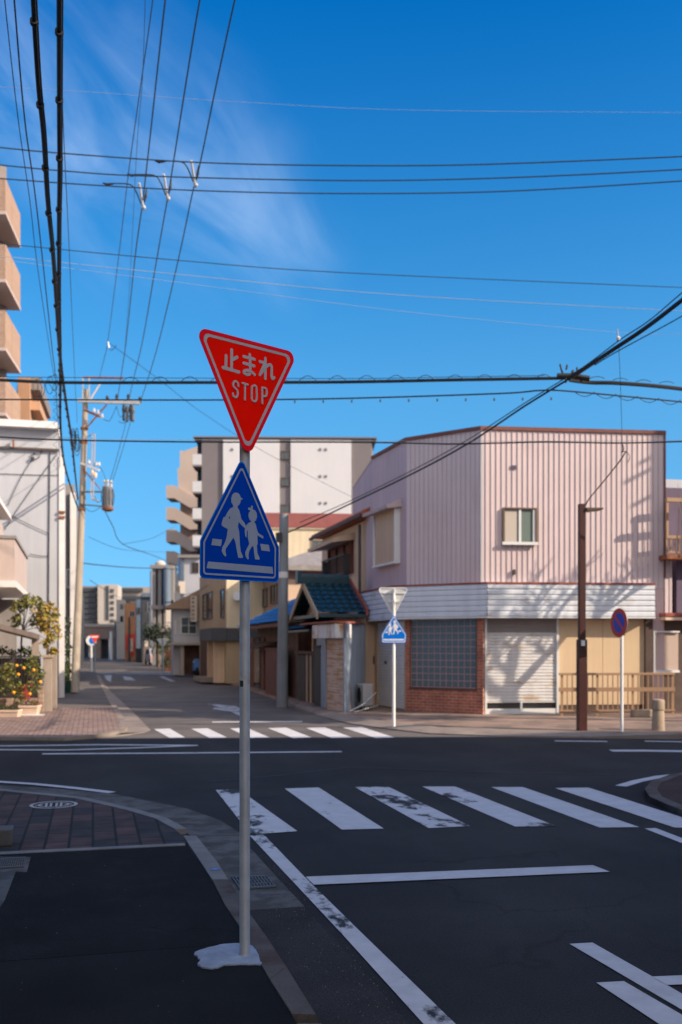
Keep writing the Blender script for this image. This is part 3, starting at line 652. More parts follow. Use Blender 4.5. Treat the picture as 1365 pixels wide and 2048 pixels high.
# stop sign: rounded inverted triangle
w_, zt, zb = .372, 3.604, 2.912; sc0 = 1-.005
tri = [(sc0-w_, zt), (sc0+w_+.002, zt), (sc0-.006, zb)]
o_ = rounded(tri, [.047, .047, .047], 7)
i1 = rounded(inset(tri, .022), [.034]*3, 7); i2 = rounded(inset(tri, .038), [.026]*3, 7)
b = MB(); b.plate(F1, o_, -.002, .0); sg = b.build('stop_sign', m['sign_red'], t)
b = MB(); ring(b, F1, o_, i1, -.0015, .0022); b.build('edge', m['sign_red_edge'], sg)
b = MB(); ring(b, F1, i1, i2, .0, .0014); b.build('border', m['sign_white'], sg)
cnt = [0]
def stroke(b, pts, r, sm=True, k=5):
    pts = F1.poly(zc(pts)); pts = [(p.x, p.y) for p in spline([Vector((*p, 0)) for p in pts], k)] if sm else pts
    for i in range(len(pts)-1): capsule(b, F1, pts[i], pts[i+1], r, .0002, .0010+cnt[0]*.000025); cnt[0] += 1
b = MB()
R = .0094
stroke(b, [(512, 325), (511, 437)], R, False); stroke(b, [(563, 272), (562, 452)], R, False); stroke(b, [(570, 360), (612, 338)], R, False); stroke(b, [(484, 432), (629, 474)], R, False)
stroke(b, [(672, 332), (770, 358)], R*.93, False); stroke(b, [(672, 392), (768, 418)], R*.93, False)
stroke(b, [(728, 314), (731, 400), (731, 470), (722, 494), (695, 494), (674, 478), (680, 462), (710, 460), (745, 474), (771, 498)], R*.9, k=5)
stroke(b, [(869, 350), (868, 534)], R*.95, False); stroke(b, [(818, 379), (842, 386), (862, 394), (848, 428), (818, 500)], R*.9, k=4)
stroke(b, [(818, 500), (868, 434), (905, 408), (924, 420), (925, 470), (925, 512), (932, 536), (948, 524)], R*.9, k=5)
b.build('japanese_lettering', m['sign_white'], sg)
b = MB(); r2 = .0058
stroke(b, [(622, 602), (616, 572), (598, 558), (579, 568), (575, 594), (588, 618), (606, 634), (617, 660), (613, 690), (598, 704), (578, 694), (572, 668)], r2, k=4)
stroke(b, [(658, 575), (706, 588)], r2, False); stroke(b, [(682, 584), (681, 726)], r2, False)
stroke(b, [(767, 596), (748, 606), (743, 636), (743, 690), (747, 728), (766, 742), (784, 730), (788, 700), (788, 650), (784, 610), (767, 596)], r2, k=3)
stroke(b, [(838, 616), (838, 760)], r2, False); stroke(b, [(838, 618), (866, 622), (878, 640), (878, 676), (866, 694), (838, 694)], r2, k=4)
b.build('stop_lettering', m['sign_white'], sg)
# blue crossing sign: five-sided with a couple walking
def zb_(l): return [(340+a*420/1365, 860+c*420/1365) for a, c in l]
F1b = F1
pent = F1.poly(zb_([(465, 180), (706, 765), (704, 998), (192, 958), (194, 715)]))
zl = (pent[2][1]+pent[3][1])/2; pent[2] = (pent[2][0], zl); pent[3] = (pent[3][0], zl); zm = (pent[1][1]+pent[4][1])/2; pent[1] = (pent[1][0], zm); pent[4] = (pent[4][0], zm)
po_ = rounded(pent, [.024, .03, .03, .03, .03], 7); p1 = rounded(inset(pent, .022), [.016, .025, .02, .02, .025], 7); p2 = rounded(inset(pent, .032), [.010, .020, .014, .014, .020], 7)
b = MB(); b.plate(F1, po_, .002, .004); bs = b.build('crossing_sign', m['sign_blue'], t)
b = MB(); ring(b, F1, po_, rounded(inset(pent, .006), [.02, .028, .026, .026, .028], 7), .003, .0062); b.build('edge', m['sign_blue_bright'], bs)
b = MB(); ring(b, F1, p1, p2, .004, .0052); b.build('border', m['sign_white_blue'], bs)
PIC = {
 'man': [(425, 407), (440, 410), (452, 422), (456, 436), (472, 449), (458, 456), (457, 470), (448, 486), (438, 494), (437, 505), (447, 520), (455, 548), (462, 580), (480, 600), (490, 622), (487, 640), (466, 622), (444, 598), (440, 630), (447, 660), (450, 700), (452, 740), (458, 790), (474, 824), (468, 833), (442, 831), (440, 818), (432, 780), (424, 730), (410, 700), (396, 722), (380, 745), (362, 770), (358, 790), (364, 815), (358, 823), (347, 812), (335, 788), (338, 765), (354, 735), (366, 700), (374, 645), (350, 632), (335, 622), (334, 608), (346, 568), (358, 564), (372, 535), (388, 512), (410, 500), (409, 492), (398, 472), (396, 446), (402, 425), (412, 412)],
 'child': [(505, 508), (514, 503), (522, 510), (527, 492), (536, 494), (536, 517), (550, 522), (562, 540), (564, 565), (556, 588), (545, 598), (556, 614), (562, 645), (572, 670), (590, 682), (605, 690), (603, 706), (584, 696), (566, 684), (566, 700), (568, 740), (562, 752), (566, 800), (582, 838), (576, 843), (552, 841), (548, 820), (540, 755), (530, 758), (512, 790), (508, 812), (510, 838), (503, 842), (490, 822), (487, 796), (500, 768), (514, 740), (504, 700), (502, 668), (494, 700), (488, 690), (484, 660), (486, 640), (492, 622), (510, 604), (528, 596), (516, 584), (508, 562), (510, 540), (520, 528), (520, 522), (508, 520)],
 'bar': [(246, 855), (664, 890), (669, 935), (236, 898)], 'blk': [(275, 706), (336, 713), (329, 756), (267, 748)], 'blk2': [(584, 740), (640, 747), (648, 790), (593, 783)]}
b = MB()
for kx in PIC: b.plate(F1, F1.poly(zb_(PIC[kx])), .0042, .0054)
b.cur = 1
b.plate(F1, F1.poly(zb_([(378, 570), (388, 560), (386, 580)])), .0043, .0057); b.plate(F1, F1.poly(zb_([(497, 660), (503, 650), (503, 690), (497, 688)])), .0043, .0057)
b.build('walking_couple', [m['sign_white_blue'], m['sign_blue']], bs)
for z0, zz, hw in ((3.5, 3.46, .12), (3.22, 3.18, .06), (2.66, 2.62, .07), (2.32, 2.28, .12)):
    b = MB(); b.cyl((po.x, po.y, zz), (po.x, po.y, z0), .033, n=20); b.fbox(F1, 1-hw, 1+hw*.8, zz+.005, z0-.005, -.034, -.0025)
    b.build('bracket', m['galvanised'], t)
q0 = G(486, 1912, .05)
b = MB(); z0, z1 = Hz(1373, 5.76), Hz(1361, 5.76); n_ = 6
vs = []
for zz in (z0, z1):
    for i in range(n_+1):
        a = math.radians(195+i*(50/n_)); vs.append((po.x+.0312*math.cos(a), po.y+.0312*math.sin(a), zz))
b.add(vs, [(i, i+1, n_+2+i, n_+1+i) for i in range(n_)]); b.build('sticker', m['dark_sticker'], t)

# ------------------------------------------------------------------ far-side sign post seen from behind (stop) and in front (crossing)
pf = G(788, 1453, .10); Df = pf.x*math.sin(TH)+pf.y*math.cos(TH)
t = thing('sign_post', 'white post across the junction with a bright blue crossing sign below a sign back', 'road sign', (pf.x, pf.y, .10))
b = MB(); b.cyl((pf.x, pf.y, .1), (pf.x, pf.y, Hz(1178, Df)), .036, n=16); b.build('pole', m['post_white'], t, smooth=True)
dd = Vector((math.cos(math.radians(-16)), math.sin(math.radians(-16))))
def Fat(p, ang, off):
    d = Vector((math.cos(ang), math.sin(ang))); n = Vector((d.y, -d.x)); a = Vector((p.x, p.y))+n*off; return Fac(a-d, a+d)
Fb = Fat(pf, math.radians(-16), -.05)
tri = Fb.poly([(755, 1175), (818.5, 1175), (787, 1234)]); tr = rounded(tri, .05, 5)
b = MB(); b.plate(Fb, tr, -.003, 0.0); b.cur = 1; ring(b, Fb, tr, rounded(inset(tri, .02), .04, 5), 0, .012); b.fbox(Fb, 1-.24, 1+.24, Hz(1187, Df), Hz(1184, Df), .001, .025); b.fbox(Fb, 1-.11, 1+.11, Hz(1204, Df), Hz(1201, Df), .001, .025)
b.build('stop_sign_back', [m['sign_back'], m['white_paint']], t)
Fb2 = Fat(pf, math.radians(-16), .045)
pent = Fb2.poly([(788, 1229), (813.5, 1269), (812, 1286), (764, 1286), (763.5, 1269)])
b = MB(); b.plate(Fb2, rounded(pent, .03, 5), 0, .003); bs = b.build('crossing_sign', m['sign_blue_bright'], t)
b = MB(); ring(b, Fb2, rounded(inset(pent, .016), .022, 5), rounded(inset(pent, .030), .014, 5), .003, .0045); b.build('border', m['white_paint'], bs)
def zf(l):   # the same couple, mirrored, at the far sign's size
    a = [(340+x*420/1365, 860+y*420/1365) for x, y in l]; return [(788-(x-478)*.27, 1258.5+(y-1068)*.215) for x, y in a]
b = MB()
for kx in ('man', 'child', 'blk', 'blk2'): b.plate(Fb2, Fb2.poly(zf(PIC[kx])), .003, .0048)
b.plate(Fb2, Fb2.poly([(768, 1278), (808, 1278), (808.5, 1281), (767.5, 1281)]), .003, .0048)
b.build('walking_couple', m['white_paint'], bs)

# ------------------------------------------------------------------ no-parking disc, lamp post, bollard
pn = G(1244, 1463, .10); Dn = pn.x*math.sin(TH)+pn.y*math.cos(TH)
t = thing('sign_post', 'thin white post with a round red and blue no-parking disc', 'road sign', (pn.x, pn.y, .1))
b = MB(); b.cyl((pn.x, pn.y, .1), (pn.x, pn.y, Hz(1232, Dn)), .033, n=16); b.build('pole', m['post_white'], t, smooth=True)
Fn = Fat(Vector((pn.x, pn.y)), math.radians(-86), .05); zc_ = Hz(1245.5, Dn); cs = 1-.02
def circ(r, k=36): return [(cs+r*math.cos(2*math.pi*i/k), zc_+r*math.sin(2*math.pi*i/k)) for i in range(k)]
b = MB(); b.plate(Fn, circ(.295), -.004, .002); dsk = b.build('disc', m['galvanised'], t)
b = MB(); ring(b, Fn, circ(.293), circ(.205), .001, .005); capsule(b, Fn, (cs-.15, zc_+.145), (cs+.15, zc_-.145), .028, .002, .0055); b.build('red_ring', m['signage_red'], dsk)
b = MB(); b.plate(Fn, circ(.207), .002, .0035); b.build('blue_field', m['noentry_blue'], dsk)
pl = G(1164, 1461, .10); Dl = pl.x*math.sin(TH)+pl.y*math.cos(TH); zt = Hz(1008, Dl)
t = thing('street_lamp', 'dark brown square lamp post with a flat lamp head', 'street lamp', (pl.x, pl.y, .1))
FL = Fat(Vector((pl.x, pl.y)), math.radians(-8), 0)
b = MB(); b.fbox(FL, 1-.088, 1+.088, .1, Hz(1279, Dl), -.088, .088); b.fbox(FL, 1-.065, 1+.065, Hz(1279, Dl), zt, -.065, .065); b.build('post', m['brown_steel'], t, bevel=.008)
b = MB(); b.fbox(FL, 1-.05, 1+.03, Hz(1292, Dl), Hz(1281, Dl), .088, .12); b.build('control_box', m['white_paint'], t, bevel=.006)
b = MB(); z0 = Hz(1019, Dl)
b.solid([FL.pt(1+.07, z0-.045, -.10), FL.pt(1+.07, z0-.045, .10), FL.pt(1+.43, z0+.0, .09), FL.pt(1+.43, z0+.0, -.09)], [FL.pt(1+.07, z0+.03, -.10), FL.pt(1+.07, z0+.03, .10), FL.pt(1+.43, z0+.035, .09), FL.pt(1+.43, z0+.035, -.09)])
hd = b.build('lamp_head', m['brown_dark'], t, bevel=.008)
b = MB(); b.solid([FL.pt(1+.13, z0-.050, -.075), FL.pt(1+.13, z0-.050, .075), FL.pt(1+.36, z0-.024, .07), FL.pt(1+.36, z0-.024, -.07)], [FL.pt(1+.13, z0-.036, -.075), FL.pt(1+.13, z0-.036, .075), FL.pt(1+.36, z0-.008, .07), FL.pt(1+.36, z0-.008, -.07)]); b.build('lens', m['planter_cream'], hd)
pb = G(1317, 1461, .10)
t = thing('bollard', 'short tan stone bollard on the kerb beside the fence', 'bollard', (pb.x, pb.y, .1))
b = MB(); b.lathe((pb.x, pb.y, .1), [(.135, 0), (.130, .02), (.118, .40), (.112, .415)], 20); b.build('shaft', m['bollard_stone'], t, smooth=True)
b = MB(); b.lathe((pb.x, pb.y, .1), [(.112, .416), (.128, .43), (.128, .60), (.118, .63), (.06, .645)], 20); b.build('head', m['bollard_stone'], t, smooth=True)

# ------------------------------------------------------------------ pink corner building
xy = lambda v: (v.x, v.y)
C2, C1, F0 = xy(P(746, 0, 29.2)), xy(P(813, 0, 26.6)), xy(P(962, 0, 25.2)); FR = xy(P(1328.5, 0, 25.75))
ZT, ZA, ZB = 7.36, 3.38, 2.56
dF = (Vector(FR)-Vector(F0)).normalized(); back = Vector((-dF.y, dF.x))
BR = xy(Vector(FR)+back*7.5); BL = xy(Vector(C2)+Vector((.05, 4.5))+Vector((.6, 0)))
T = thing('shop_house', 'two-storey pink ribbed metal corner building with a white boarded awning', 'building', (F0[0], F0[1], .1))
b = MB(); b.prism([C2, C1, F0, FR, BR, (8.8, 33.6)], .1, ZT-.06); wall = b.build('wall', m['pink_stucco'], T)
FF, FC, FL = Fac(F0, FR), Fac(C1, F0), Fac(C2, C1)
b = MB(); ribbed(b, FF, 0, FF.len, ZA-.05, ZT-.05, .138, .018, .006, .20, 1); ribbed(b, FC, .02, FC.len, ZA-.05, ZT-.05, .138, .018, .006, .20, 1); b.build('cladding', [m['pink_cladding'], m['pink_seam']], T)
b = MB(); b.fbox(FF, -.01, .035, ZA, ZT-.05, .024, .032); b.build('corner_trim', m['white_wall'], T)
b = MB(); ptsr = [Vector(C2), Vector(C1), Vector(F0), Vector(FR), Vector(BR)]
for a, c in zip(ptsr, ptsr[1:]):
    q = Fac(a, c); b.fbox(q, -.02, q.len+.02, ZT-.06, ZT+.03, -.12, .05)
b.prism([C2, C1, F0, FR, BR, (8.8, 33.6)], ZT-.058, ZT-.02); b.build('roof', m['brown_trim'], T)
b = MB(); b.fbox(FF, FF.len-.02, FF.len+.035, ZA+.2, ZT-.06, .0, .035); b.build('edge_flashing', m['brown_trim'], T)
# awning: three boarded faces
A = [Vector(xy(P(719, 0, 29.6))), Vector(xy(P(786, 0, 26.3))), Vector(xy(P(975.5, 0, 24.85))), Vector(xy(P(1310, 0, 25.3)))]
b = MB()
for a, c in zip(A, A[1:]): louvred(b, Fac(a, c), 0, (c-a).length, ZB, ZA, .133, .022)
inn = [Vector(C2)+Vector((.05, .05)), Vector(C1)+Vector((.05, .05)), Vector(F0)+Vector((.05, .05)), Vector(xy(P(1310, 0, 25.75)))]
for i in range(3):
    b.sheet([A[i], A[i+1], inn[i+1], inn[i]], ZB+.01); b.sheet([A[i], A[i+1], inn[i+1], inn[i]], ZA-.004)
b.add([(*A[3], ZB), (*inn[3], ZB), (*inn[3], ZA), (*A[3], ZA)], [(0, 1, 2, 3)]); b.add([(*A[0], ZB), (*inn[0], ZB), (*inn[0], ZA), (*A[0], ZA)], [(0, 1, 2, 3)])
aw = b.build('awning', m['awning_white'], T)
b = MB()
for a, c in zip(A, A[1:]): q = Fac(a, c); b.fbox(q, -.02, q.len+.01, ZA+.001, ZA+.045, -.10, .03)
b.build('flashing', m['red_trim'], aw)
b = MB()
for a, c in zip(A, A[1:]): q = Fac(a, c); b.fbox(q, -.02, q.len+.01, ZB-.035, ZB-.001, -.04, .028)
b.build('drip_trim', m['frame_white'], aw)
# upper windows
s0, s1, z0, z1 = FF.rect(1005, 1016, 1072.5, 1089)
w = window(FF, s0, s1, z0, z1, T, m['frame_bronze'], m['glass_green'], fw=.035, depth=.075, mull=0, n0=.022)
b = MB(); mid = FF.px(1039, 1050)[0]; b.fbox(FF, mid-.03, mid+.03, z0+.035, z1-.035, .030, .07); b.fbox(FF, s0-.03, s1+.02, z0-.02, z0+.055, .10, .13); b.fbox(FF, s1-.1, s1-.04, z0+.055, z1-.04, .05, .075); b.build('sash', m['frame_white'], w)
b = MB(); b.fbox(FF, s0+.06, mid-.06, z0+.06, z1-.06, .0415, .0425); b.build('curtain', m['far_beige'], w)
s0, s1, z0, z1 = FL.rect(757, 1030, 801, 1133)
z0, z1 = FL.px(779, 1128)[1], FL.px(779, 1022)[1]
w = MB(); w.fbox(FL, s0, s1, z0-.05, z0, .002, .20); w.fbox(FL, s0, s0+.05, z0, z1, .002, .16); w.fbox(FL, s1-.07, s1, z0, z1, .002, .16); wd_ = w.build('shutter_window', m['frame_white'], T)
b = MB(); louvred(b, FL, s0+.05, s1-.07, z0, z1, .05, .008, .10); b.build('roller_shutter', m['house_tan'], wd_)
b = MB(); b.solid([FL.pt(s0-.14, z1, .0), FL.pt(s1+.12, z1, .0), FL.pt(s1+.12, z1-.06, .42), FL.pt(s0-.14, z1-.06, .42)], [FL.pt(s0-.14, z1+.22, .0), FL.pt(s1+.12, z1+.22, .0), FL.pt(s1+.12, z1+.02, .45), FL.pt(s0-.14, z1+.02, .45)]); b.build('hood', m['pink_seam'], wd_)
b = MB(); q = FF.px(1027.5, 1145); b.fbox(FF, q[0]-.03, q[0]+.03, q[1]-.06, q[1]+.07, .022, .10); b.build('vent', m['frame_dark'], T)
b = MB(); q = FF.px(1027, 935); b.fbox(FF, q[0]-.07, q[0]+.07, q[1]-.05, q[1]+.05, .022, .035); b.build('wall_patch', m['purple_shade'], T)
# ground floor: shutter, panels, brick with glass blocks, side shutter
sA, sB = FF.px(973, 1400)[0], FF.px(1112, 1400)[0]; zs0, zs1 = FF.px(1040, 1403)[1], 2.52
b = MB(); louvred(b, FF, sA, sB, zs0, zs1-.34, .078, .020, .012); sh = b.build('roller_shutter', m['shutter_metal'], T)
b = MB(); louvred(b, FF, sA, sB, zs1-.34, zs1, .06, .014, .045); b.build('shutter_box', m['shutter_shade'], sh)  # awning shade put into the box's darker colour
b = MB(); b.fbox(FF, sA-.05, sA, .1, zs1, .003, .075); b.fbox(FF, sB, sB+.06, .1, zs1, .003, .075); zb0 = FF.px(1040, 1417)[1]
b.fbox(FF, sA, sB, .1, zb0, .003, .06); b.fbox(FF, sA, sB, zs0-.025, zs0-.002, .003, .045); mid = FF.px(1042, 1410)[0]; b.fbox(FF, mid-.025, mid+.025, zb0, zs0-.025, .003, .05); fr = b.build('shutter_frame', m['frame_white'], sh)
b = MB(); b.fbox(FF, sA, sB, zb0, zs0-.026, .002, .008); b.build('low_pane', m['glass_dark'], sh)
sP = FF.px(1288, 1300)[0]; zl = .1
b = MB(); k = [sB+.062, FF.px(1205, 1300)[0], sP]
b.fbox(FF, k[0], k[1]-.006, .32, 2.5, .003, .03); b.fbox(FF, k[1]+.006, k[2], .32, 2.5, .003, .03); b.build('wall_panel', m['beige_panel'], T)
b = MB(); b.fbox(FF, k[0], k[2], .1, .318, .002, .012); b.build('plinth', m['brown_dark'], T)
b = MB(); b.fbox(FF, sP+.005, FF.px(1303, 1300)[0], .1, 2.55, .003, .10); b.build('pillar', m['brown_dark'], T)
aC = math.atan2(FC.d.y, FC.d.x)
brickmat('brick_red', (.46, .135, .07), (.36, .10, .058), (.38, .27, .22), .225, .078, .011, ang=aC, var=.25)
sL, sR = .01, FC.px(969, 1380)[0]; g0, g1, gz0, gz1 = FC.rect(824, 1243, 955, 1375)
b = MB()
b.fbox(FC, sL, g0, .1, 2.55, .003, .06); b.fbox(FC, g1, sR, .1, 2.55, .003, .06); b.fbox(FC, g0, g1, .1, gz0, .003, .06)
b.build('brick_facing', MATS['brick_red'], T)
b = MB(); b.fbox(FC, g0, g1, gz0, 2.53, .003, .02); gl = b.build('glass_blocks', m['glass_block'], T)
b = MB(); nx, nz = 11, 10
for i in range(nx+1): s = g0+(g1-g0)*i/nx; b.fbox(FC, max(g0, s-.007), min(g1, s+.007), gz0, 2.52, .0205, .027)
for j in range(nz+1): z = gz0+(2.50-gz0)*j/nz; b.fbox(FC, g0, g1, z, z+.014, .0207, .0262)
b.build('grout_grid', m['grout'], gl)
b = MB(); b.fbox(FC, g0-.03, g1+.03, gz0-.05, gz0-.002, .0605, .085); b.fbox(FC, g0-.02, g0, gz0, 2.53, .0605, .07); b.fbox(FC, g1, g1+.02, gz0, 2.53, .0605, .07); b.build('frame', m['frame_dark'], gl)
s0, s1 = FL.px(758, 1400)[0], FL.len-.03
b = MB(); louvred(b, FL, s0, s1, .12, 2.5, .075, .02, .01); b.build('roller_shutter', m['shutter_pale'], T)
b = MB(); b.fbox(FL, 0, s0-.01, .1, 2.54, .003, .05); b.fbox(FL, s1+.004, FL.len+.0, .1, 2.54, .003, .05); b.build('door_post', m['house_tan'], T)
b = MB(); q = FL.px(774, 1325); b.fbox(FL, q[0]-.09, q[0]+.09, q[1]-.04, q[1]+.04, .033, .04); b.build('latch', m['iron_grey'], T)
b = MB(); q = FL.px(752, 1320); b.fbox(FL, q[0]-.07, q[0]+.05, q[1]-.12, q[1]+.12, .05, .10); b.build('meter_box', m['frame_dark'], T)
b = MB(); q = FL.px(749, 1272); b.fbox(FL, q[0]-.1, q[0]+.1, q[1]-.18, q[1]+.18, .05, .14); b.build('meter_box', m['frame_dark'], T)

# ------------------------------------------------------------------ neighbour on the right edge
N0 = Vector(xy(P(1330, 0, 25.8))); N1 = Vector(xy(P(1700, 0, 26.9)))
FN = Fac(N0, N1); T = thing('balcony_house', 'house coloured purple-grey for its shade, with a rusty balcony beside the pink building', 'building', (N0.x, N0.y, .1))
ni = Vector((-FN.n.x, -FN.n.y))
b = MB(); b.prism([xy(N0+ni*.02+FN.d*.35), xy(N1+ni*.02), xy(N1+ni*6), xy(N0+ni*6+FN.d*.35)], .1, 4.2); b.build('wall', m['purple_shade'], T)
b = MB(); ribbed(b, FN, 0, .15, 2.62, 4.15, .138, .016, .004, .2); b.fbox(FN, .15, .19, 2.62, 4.15, -.02, .024); b.build('pink_strip', m['pink_cladding'], T)
b = MB(); ribbed(b, FN, .55, FN.len, 2.62, 4.15, .12, .012, -.015, .2); b.build('cladding', m['purple_shade'], T)
zc0 = Hz(1233, 25.8); b = MB(); b.fbox(FN, -.18, FN.len, zc0, zc0+.085, -.05, .36); b.build('canopy', m['red_trim'], T)
b = MB(); b.fbox(FN, -.16, FN.len, zc0-.10, zc0-.02, -.05, .33); b.build('canopy_board', m['planter_cream'], T)
b = MB(); b.fbox(FN, -.30, FN.len, .1, 2.5, -.05, .0); b.build('lower_wall', m['brown_dark'], T)
s0, s1, z0, z1 = FN.rect(1304, 1262, 1356, 1345)
b = MB(); b.fbox(FN, s0, s0+.05, z0, z1, .001, .10); b.fbox(FN, s0+.05, s1, z0, z0+.06, .001, .10); b.fbox(FN, s0+.05, s1, z1-.04, z1, .001, .10); sw = b.build('shutter_window', m['frame_white'], T)
b = MB(); louvred(b, FN, s0+.05, s1, z0+.06, z1-.04, .045, .008, .02); b.build('roller_shutter', m['stair_beige'], sw)
zbk = Hz(1117, 25.8)
b = MB(); b.fbox(FN, -.2, FN.len, zbk-.05, zbk+.06, .05, .46); bal = b.build('balcony', m['rust'], T)
zr = Hz(1075, 25.5); zq = Hz(1005, 25.5)
b = MB(); b.fbox(FN, -.2, FN.len, zr-.04, zr+.04, .37, .44); b.fbox(FN, -.2, FN.len, zbk+.10, zbk+.15, .38, .43)
for i in range(30): s = -.18+i*.115; b.fbox(FN, s-.02, s+.02, zbk+.15, zr-.04, .39, .42)
b.build('railing', m['railing_bronze'], bal)
for s in (-.17, 1.2, 2.4): b = MB(); b.fbox(FN, s-.03, s+.03, zr+.04, zq, .38, .44); b.build('post', m['railing_bronze'], bal)
b = MB(); b.fbox(FN, -.2, FN.len, zq, zq+.10, .36, .46); b.fbox(FN, .10, FN.len, zq, zq+.10, .80, .90); b.build('roof_frame', m['railing_bronze'], bal)  # outer beam added out of view for its bar shadow
b = MB(); p = [N0+ni*2.4+FN.d*(-.3), N1+ni*2.4, N1+ni*6, N0+ni*6+FN.d*(-.3)]; b.prism([xy(v) for v in p], 4.21, 6.35)
b.build('upper_storey', m['purple_shade'], T)
b = MB(); p = [N0+ni*6.3+FN.d*.1, N0+ni*6.3+FN.d*6, N0+ni*9.5+FN.d*6, N0+ni*9.5+FN.d*.1]; b.prism([xy(v) for v in p], .1, 7.3); b.build('white_house', m['white_wall'], label='white box-shaped upper floor showing behind the purple balcony house', cat='building')
# bare plant behind the balcony railing
b = MB(); random.seed(21)
for i in range(16):
    base = FN.pt(.15+random.random()*1.3, zbk+.1, .3+random.random()*.3); top = base+Vector((random.uniform(-.35, .35), random.uniform(-.2, .2), random.uniform(.8, 2.1)))
    mid = (base+top)/2+Vector((random.uniform(-.1, .1), 0, 0)); b.tube(spline([base, mid, top], 4), [.014*(1-j/9)+.003 for j in range(9)], 5)
b.build('balcony_plant', m['railing_bronze'], label='bare twiggy plant growing on the rusty balcony', cat='plant')
# bronze railing fence in front of the beige panels
FE = Fac(xy(P(1120, 0, 24.55)), xy(P(1350, 0, 24.75)))
T = thing('railing_fence', 'bronze metal railing fence in front of the beige shop wall', 'fence', (*FE.xy(FE.len/2), .1))
zt_, zm_, zl_ = Hz(1348, 24.6), Hz(1379, 24.6), Hz(1421, 24.6)
b = MB(); b.fbox(FE, -.02, FE.len, zt_-.03, zt_+.03, -.025, .025); b.build('top_rail', m['railing_bronze'], T, bevel=.006)
b = MB(); b.fbox(FE, -.02, FE.len, zm_-.05, zm_+.05, -.02, .02); b.build('middle_rail', m['railing_bronze'], T)
b = MB(); b.fbox(FE, -.02, FE.len, zl_-.02, zl_+.02, -.02, .02); b.build('bottom_rail', m['railing_bronze'], T)
me0 = None
for i in range(23):
    s = .06+i*(FE.len-.1)/22; b = MB(); post = i in (0, 7, 14, 22)
    if post: b.fbox(FE, s-.03, s+.03, .1, zt_-.03, -.024, -.0205-.0005+.004)
    else: b.fbox(FE, s-.012, s+.012, zl_+.02, zt_-.031, -.012, .012)
    b.build('post' if post else 'baluster', m['railing_bronze'], T)
b = MB(); q = P(1283, 1432, 24.2); b.box(q.x-.25, q.x+.25, q.y-.1, q.y+.1, .1, .28); b.build('stone_block', m['bollard_stone'], bevel=.02, label='low tan stone block at the foot of the bronze fence', cat='block')

# ------------------------------------------------------------------ rusty shutter shed and air conditioner
a, c = Vector(G(654, 1421, .05).xy), Vector(G(693, 1429, .05).xy); e = Vector((7.74, 28.0)); f_ = Vector((7.74, 28.5))
T = thing('shed', 'narrow blue-grey metal shed with a rusty roller shutter', 'shed', (c.x, c.y, .05))
b = MB(); b.prism([xy(a), xy(c), xy(e), xy(f_), (a.x+.1, 28.35)], .03, 2.42); b.build('wall', m['blue_grey_metal'], T)
FS = Fac(a, c); FS2 = Fac(c, e)
b = MB(); louvred(b, FS, .06, FS.len-.10, .06, 2.0, .07, .018, .006); b.build('roller_shutter', m['rusty_shutter'], T)
for q0_, q1_ in ((0, .055), (FS.len-.095, FS.len)): b = MB(); b.fbox(FS, q0_, q1_, .05, 2.02, .003, .05); b.build('door_jamb', m['blue_grey_metal'], T)
b = MB(); zb0 = Hz(1281, 26.6); o1 = a+FS.n*.35+Vector((0, .3)); o2 = c+FS.n*.30; b.prism([xy(o1), xy(o2), xy(c+FS2.d*.45+FS2.n*.06), xy(a+Vector((.3, .3)))], 2.03, 2.40); b.build('shutter_housing', m['box_white_rust'], T, bevel=.01)
b = MB(); ribbed(b, FS2, .03, FS2.len, .05, 2.42, .15, .03, .003, .3); b.build('cladding', m['blue_grey_metal'], T)
b = MB(); b.prism([xy(o1+Vector((-.1, .3))), xy(o2+Vector((-.1, -.05))), xy(c+FS2.d*.5+FS2.n*.12), xy(e), (7.74, 28.6), (o1.x, 28.6)], 2.425, 2.47); b.build('roof', m['red_trim'], T)
b = MB(); q = FS2.px(700, 1390); b.plate(FS2, [(q[0]-.06, .06), (q[0]+.06, .06), (q[0]+.05, .6), (q[0]+.01, .82), (q[0]-.05, .5)], .034, .037); b.build('rust_stain', m['rust'], T)
pa = P(728, 1400, 26.9); T = thing('air_conditioner', 'white outdoor air conditioner unit against the blue-grey shed', 'air conditioner', (pa.x, pa.y, .2))
FA = Fac((pa.x-.42, pa.y-.22), (pa.x-.08, pa.y-.50)); FA = Fac(xy(P(713, 0, 26.9)), xy(P(727, 0, 26.3))); FA2 = Fac(xy(P(727, 0, 26.3)), xy(P(746, 0, 26.8)))
z0, z1 = .22, .80
b = MB(); p0, p1, p2 = Vector(FA.xy(0)), Vector(FA.xy(FA.len)), Vector(FA2.xy(FA2.len)); b.prism([xy(p0), xy(p1), xy(p2), xy(p2+p0-p1)], z0, z1); b.build('case', m['ac_white'], T, bevel=.015)
b = MB(); cc = (FA.len*.45, (z0+z1)/2); b.plate(FA, [(cc[0]+.16*math.cos(i*.314), cc[1]+.21*math.sin(i*.314)) for i in range(20)], .002, .012); b.build('fan_grille', m['iron'], T)
b = MB()
for s in (.05, FA.len-.05): q = FA.xy(s, -.1); b.box(q[0]-.04, q[0]+.04, q[1]-.05, q[1]+.05, .1, .22)
b.build('feet', m['iron_grey'], T)
q0, q1, q2 = P(752, 1392, 27.0), P(727, 1408, 26.3), P(700, 1425, 25.7)
b = MB(); b.tube([Vector((q0.x, q0.y, .55)), Vector((q1.x, q1.y-.1, .3)), Vector((q2.x, q2.y, .13))], .02, 8); b.tube([Vector((q0.x, q0.y-.2, .22)), Vector((q1.x, q1.y-.25, .18)), Vector((q2.x+.1, q2.y-.1, .12))], .014, 8); b.build('drain_pipe', m['ac_white'], label='thin pale pipe leaning on the ground beside the white air conditioner', cat='pipe')

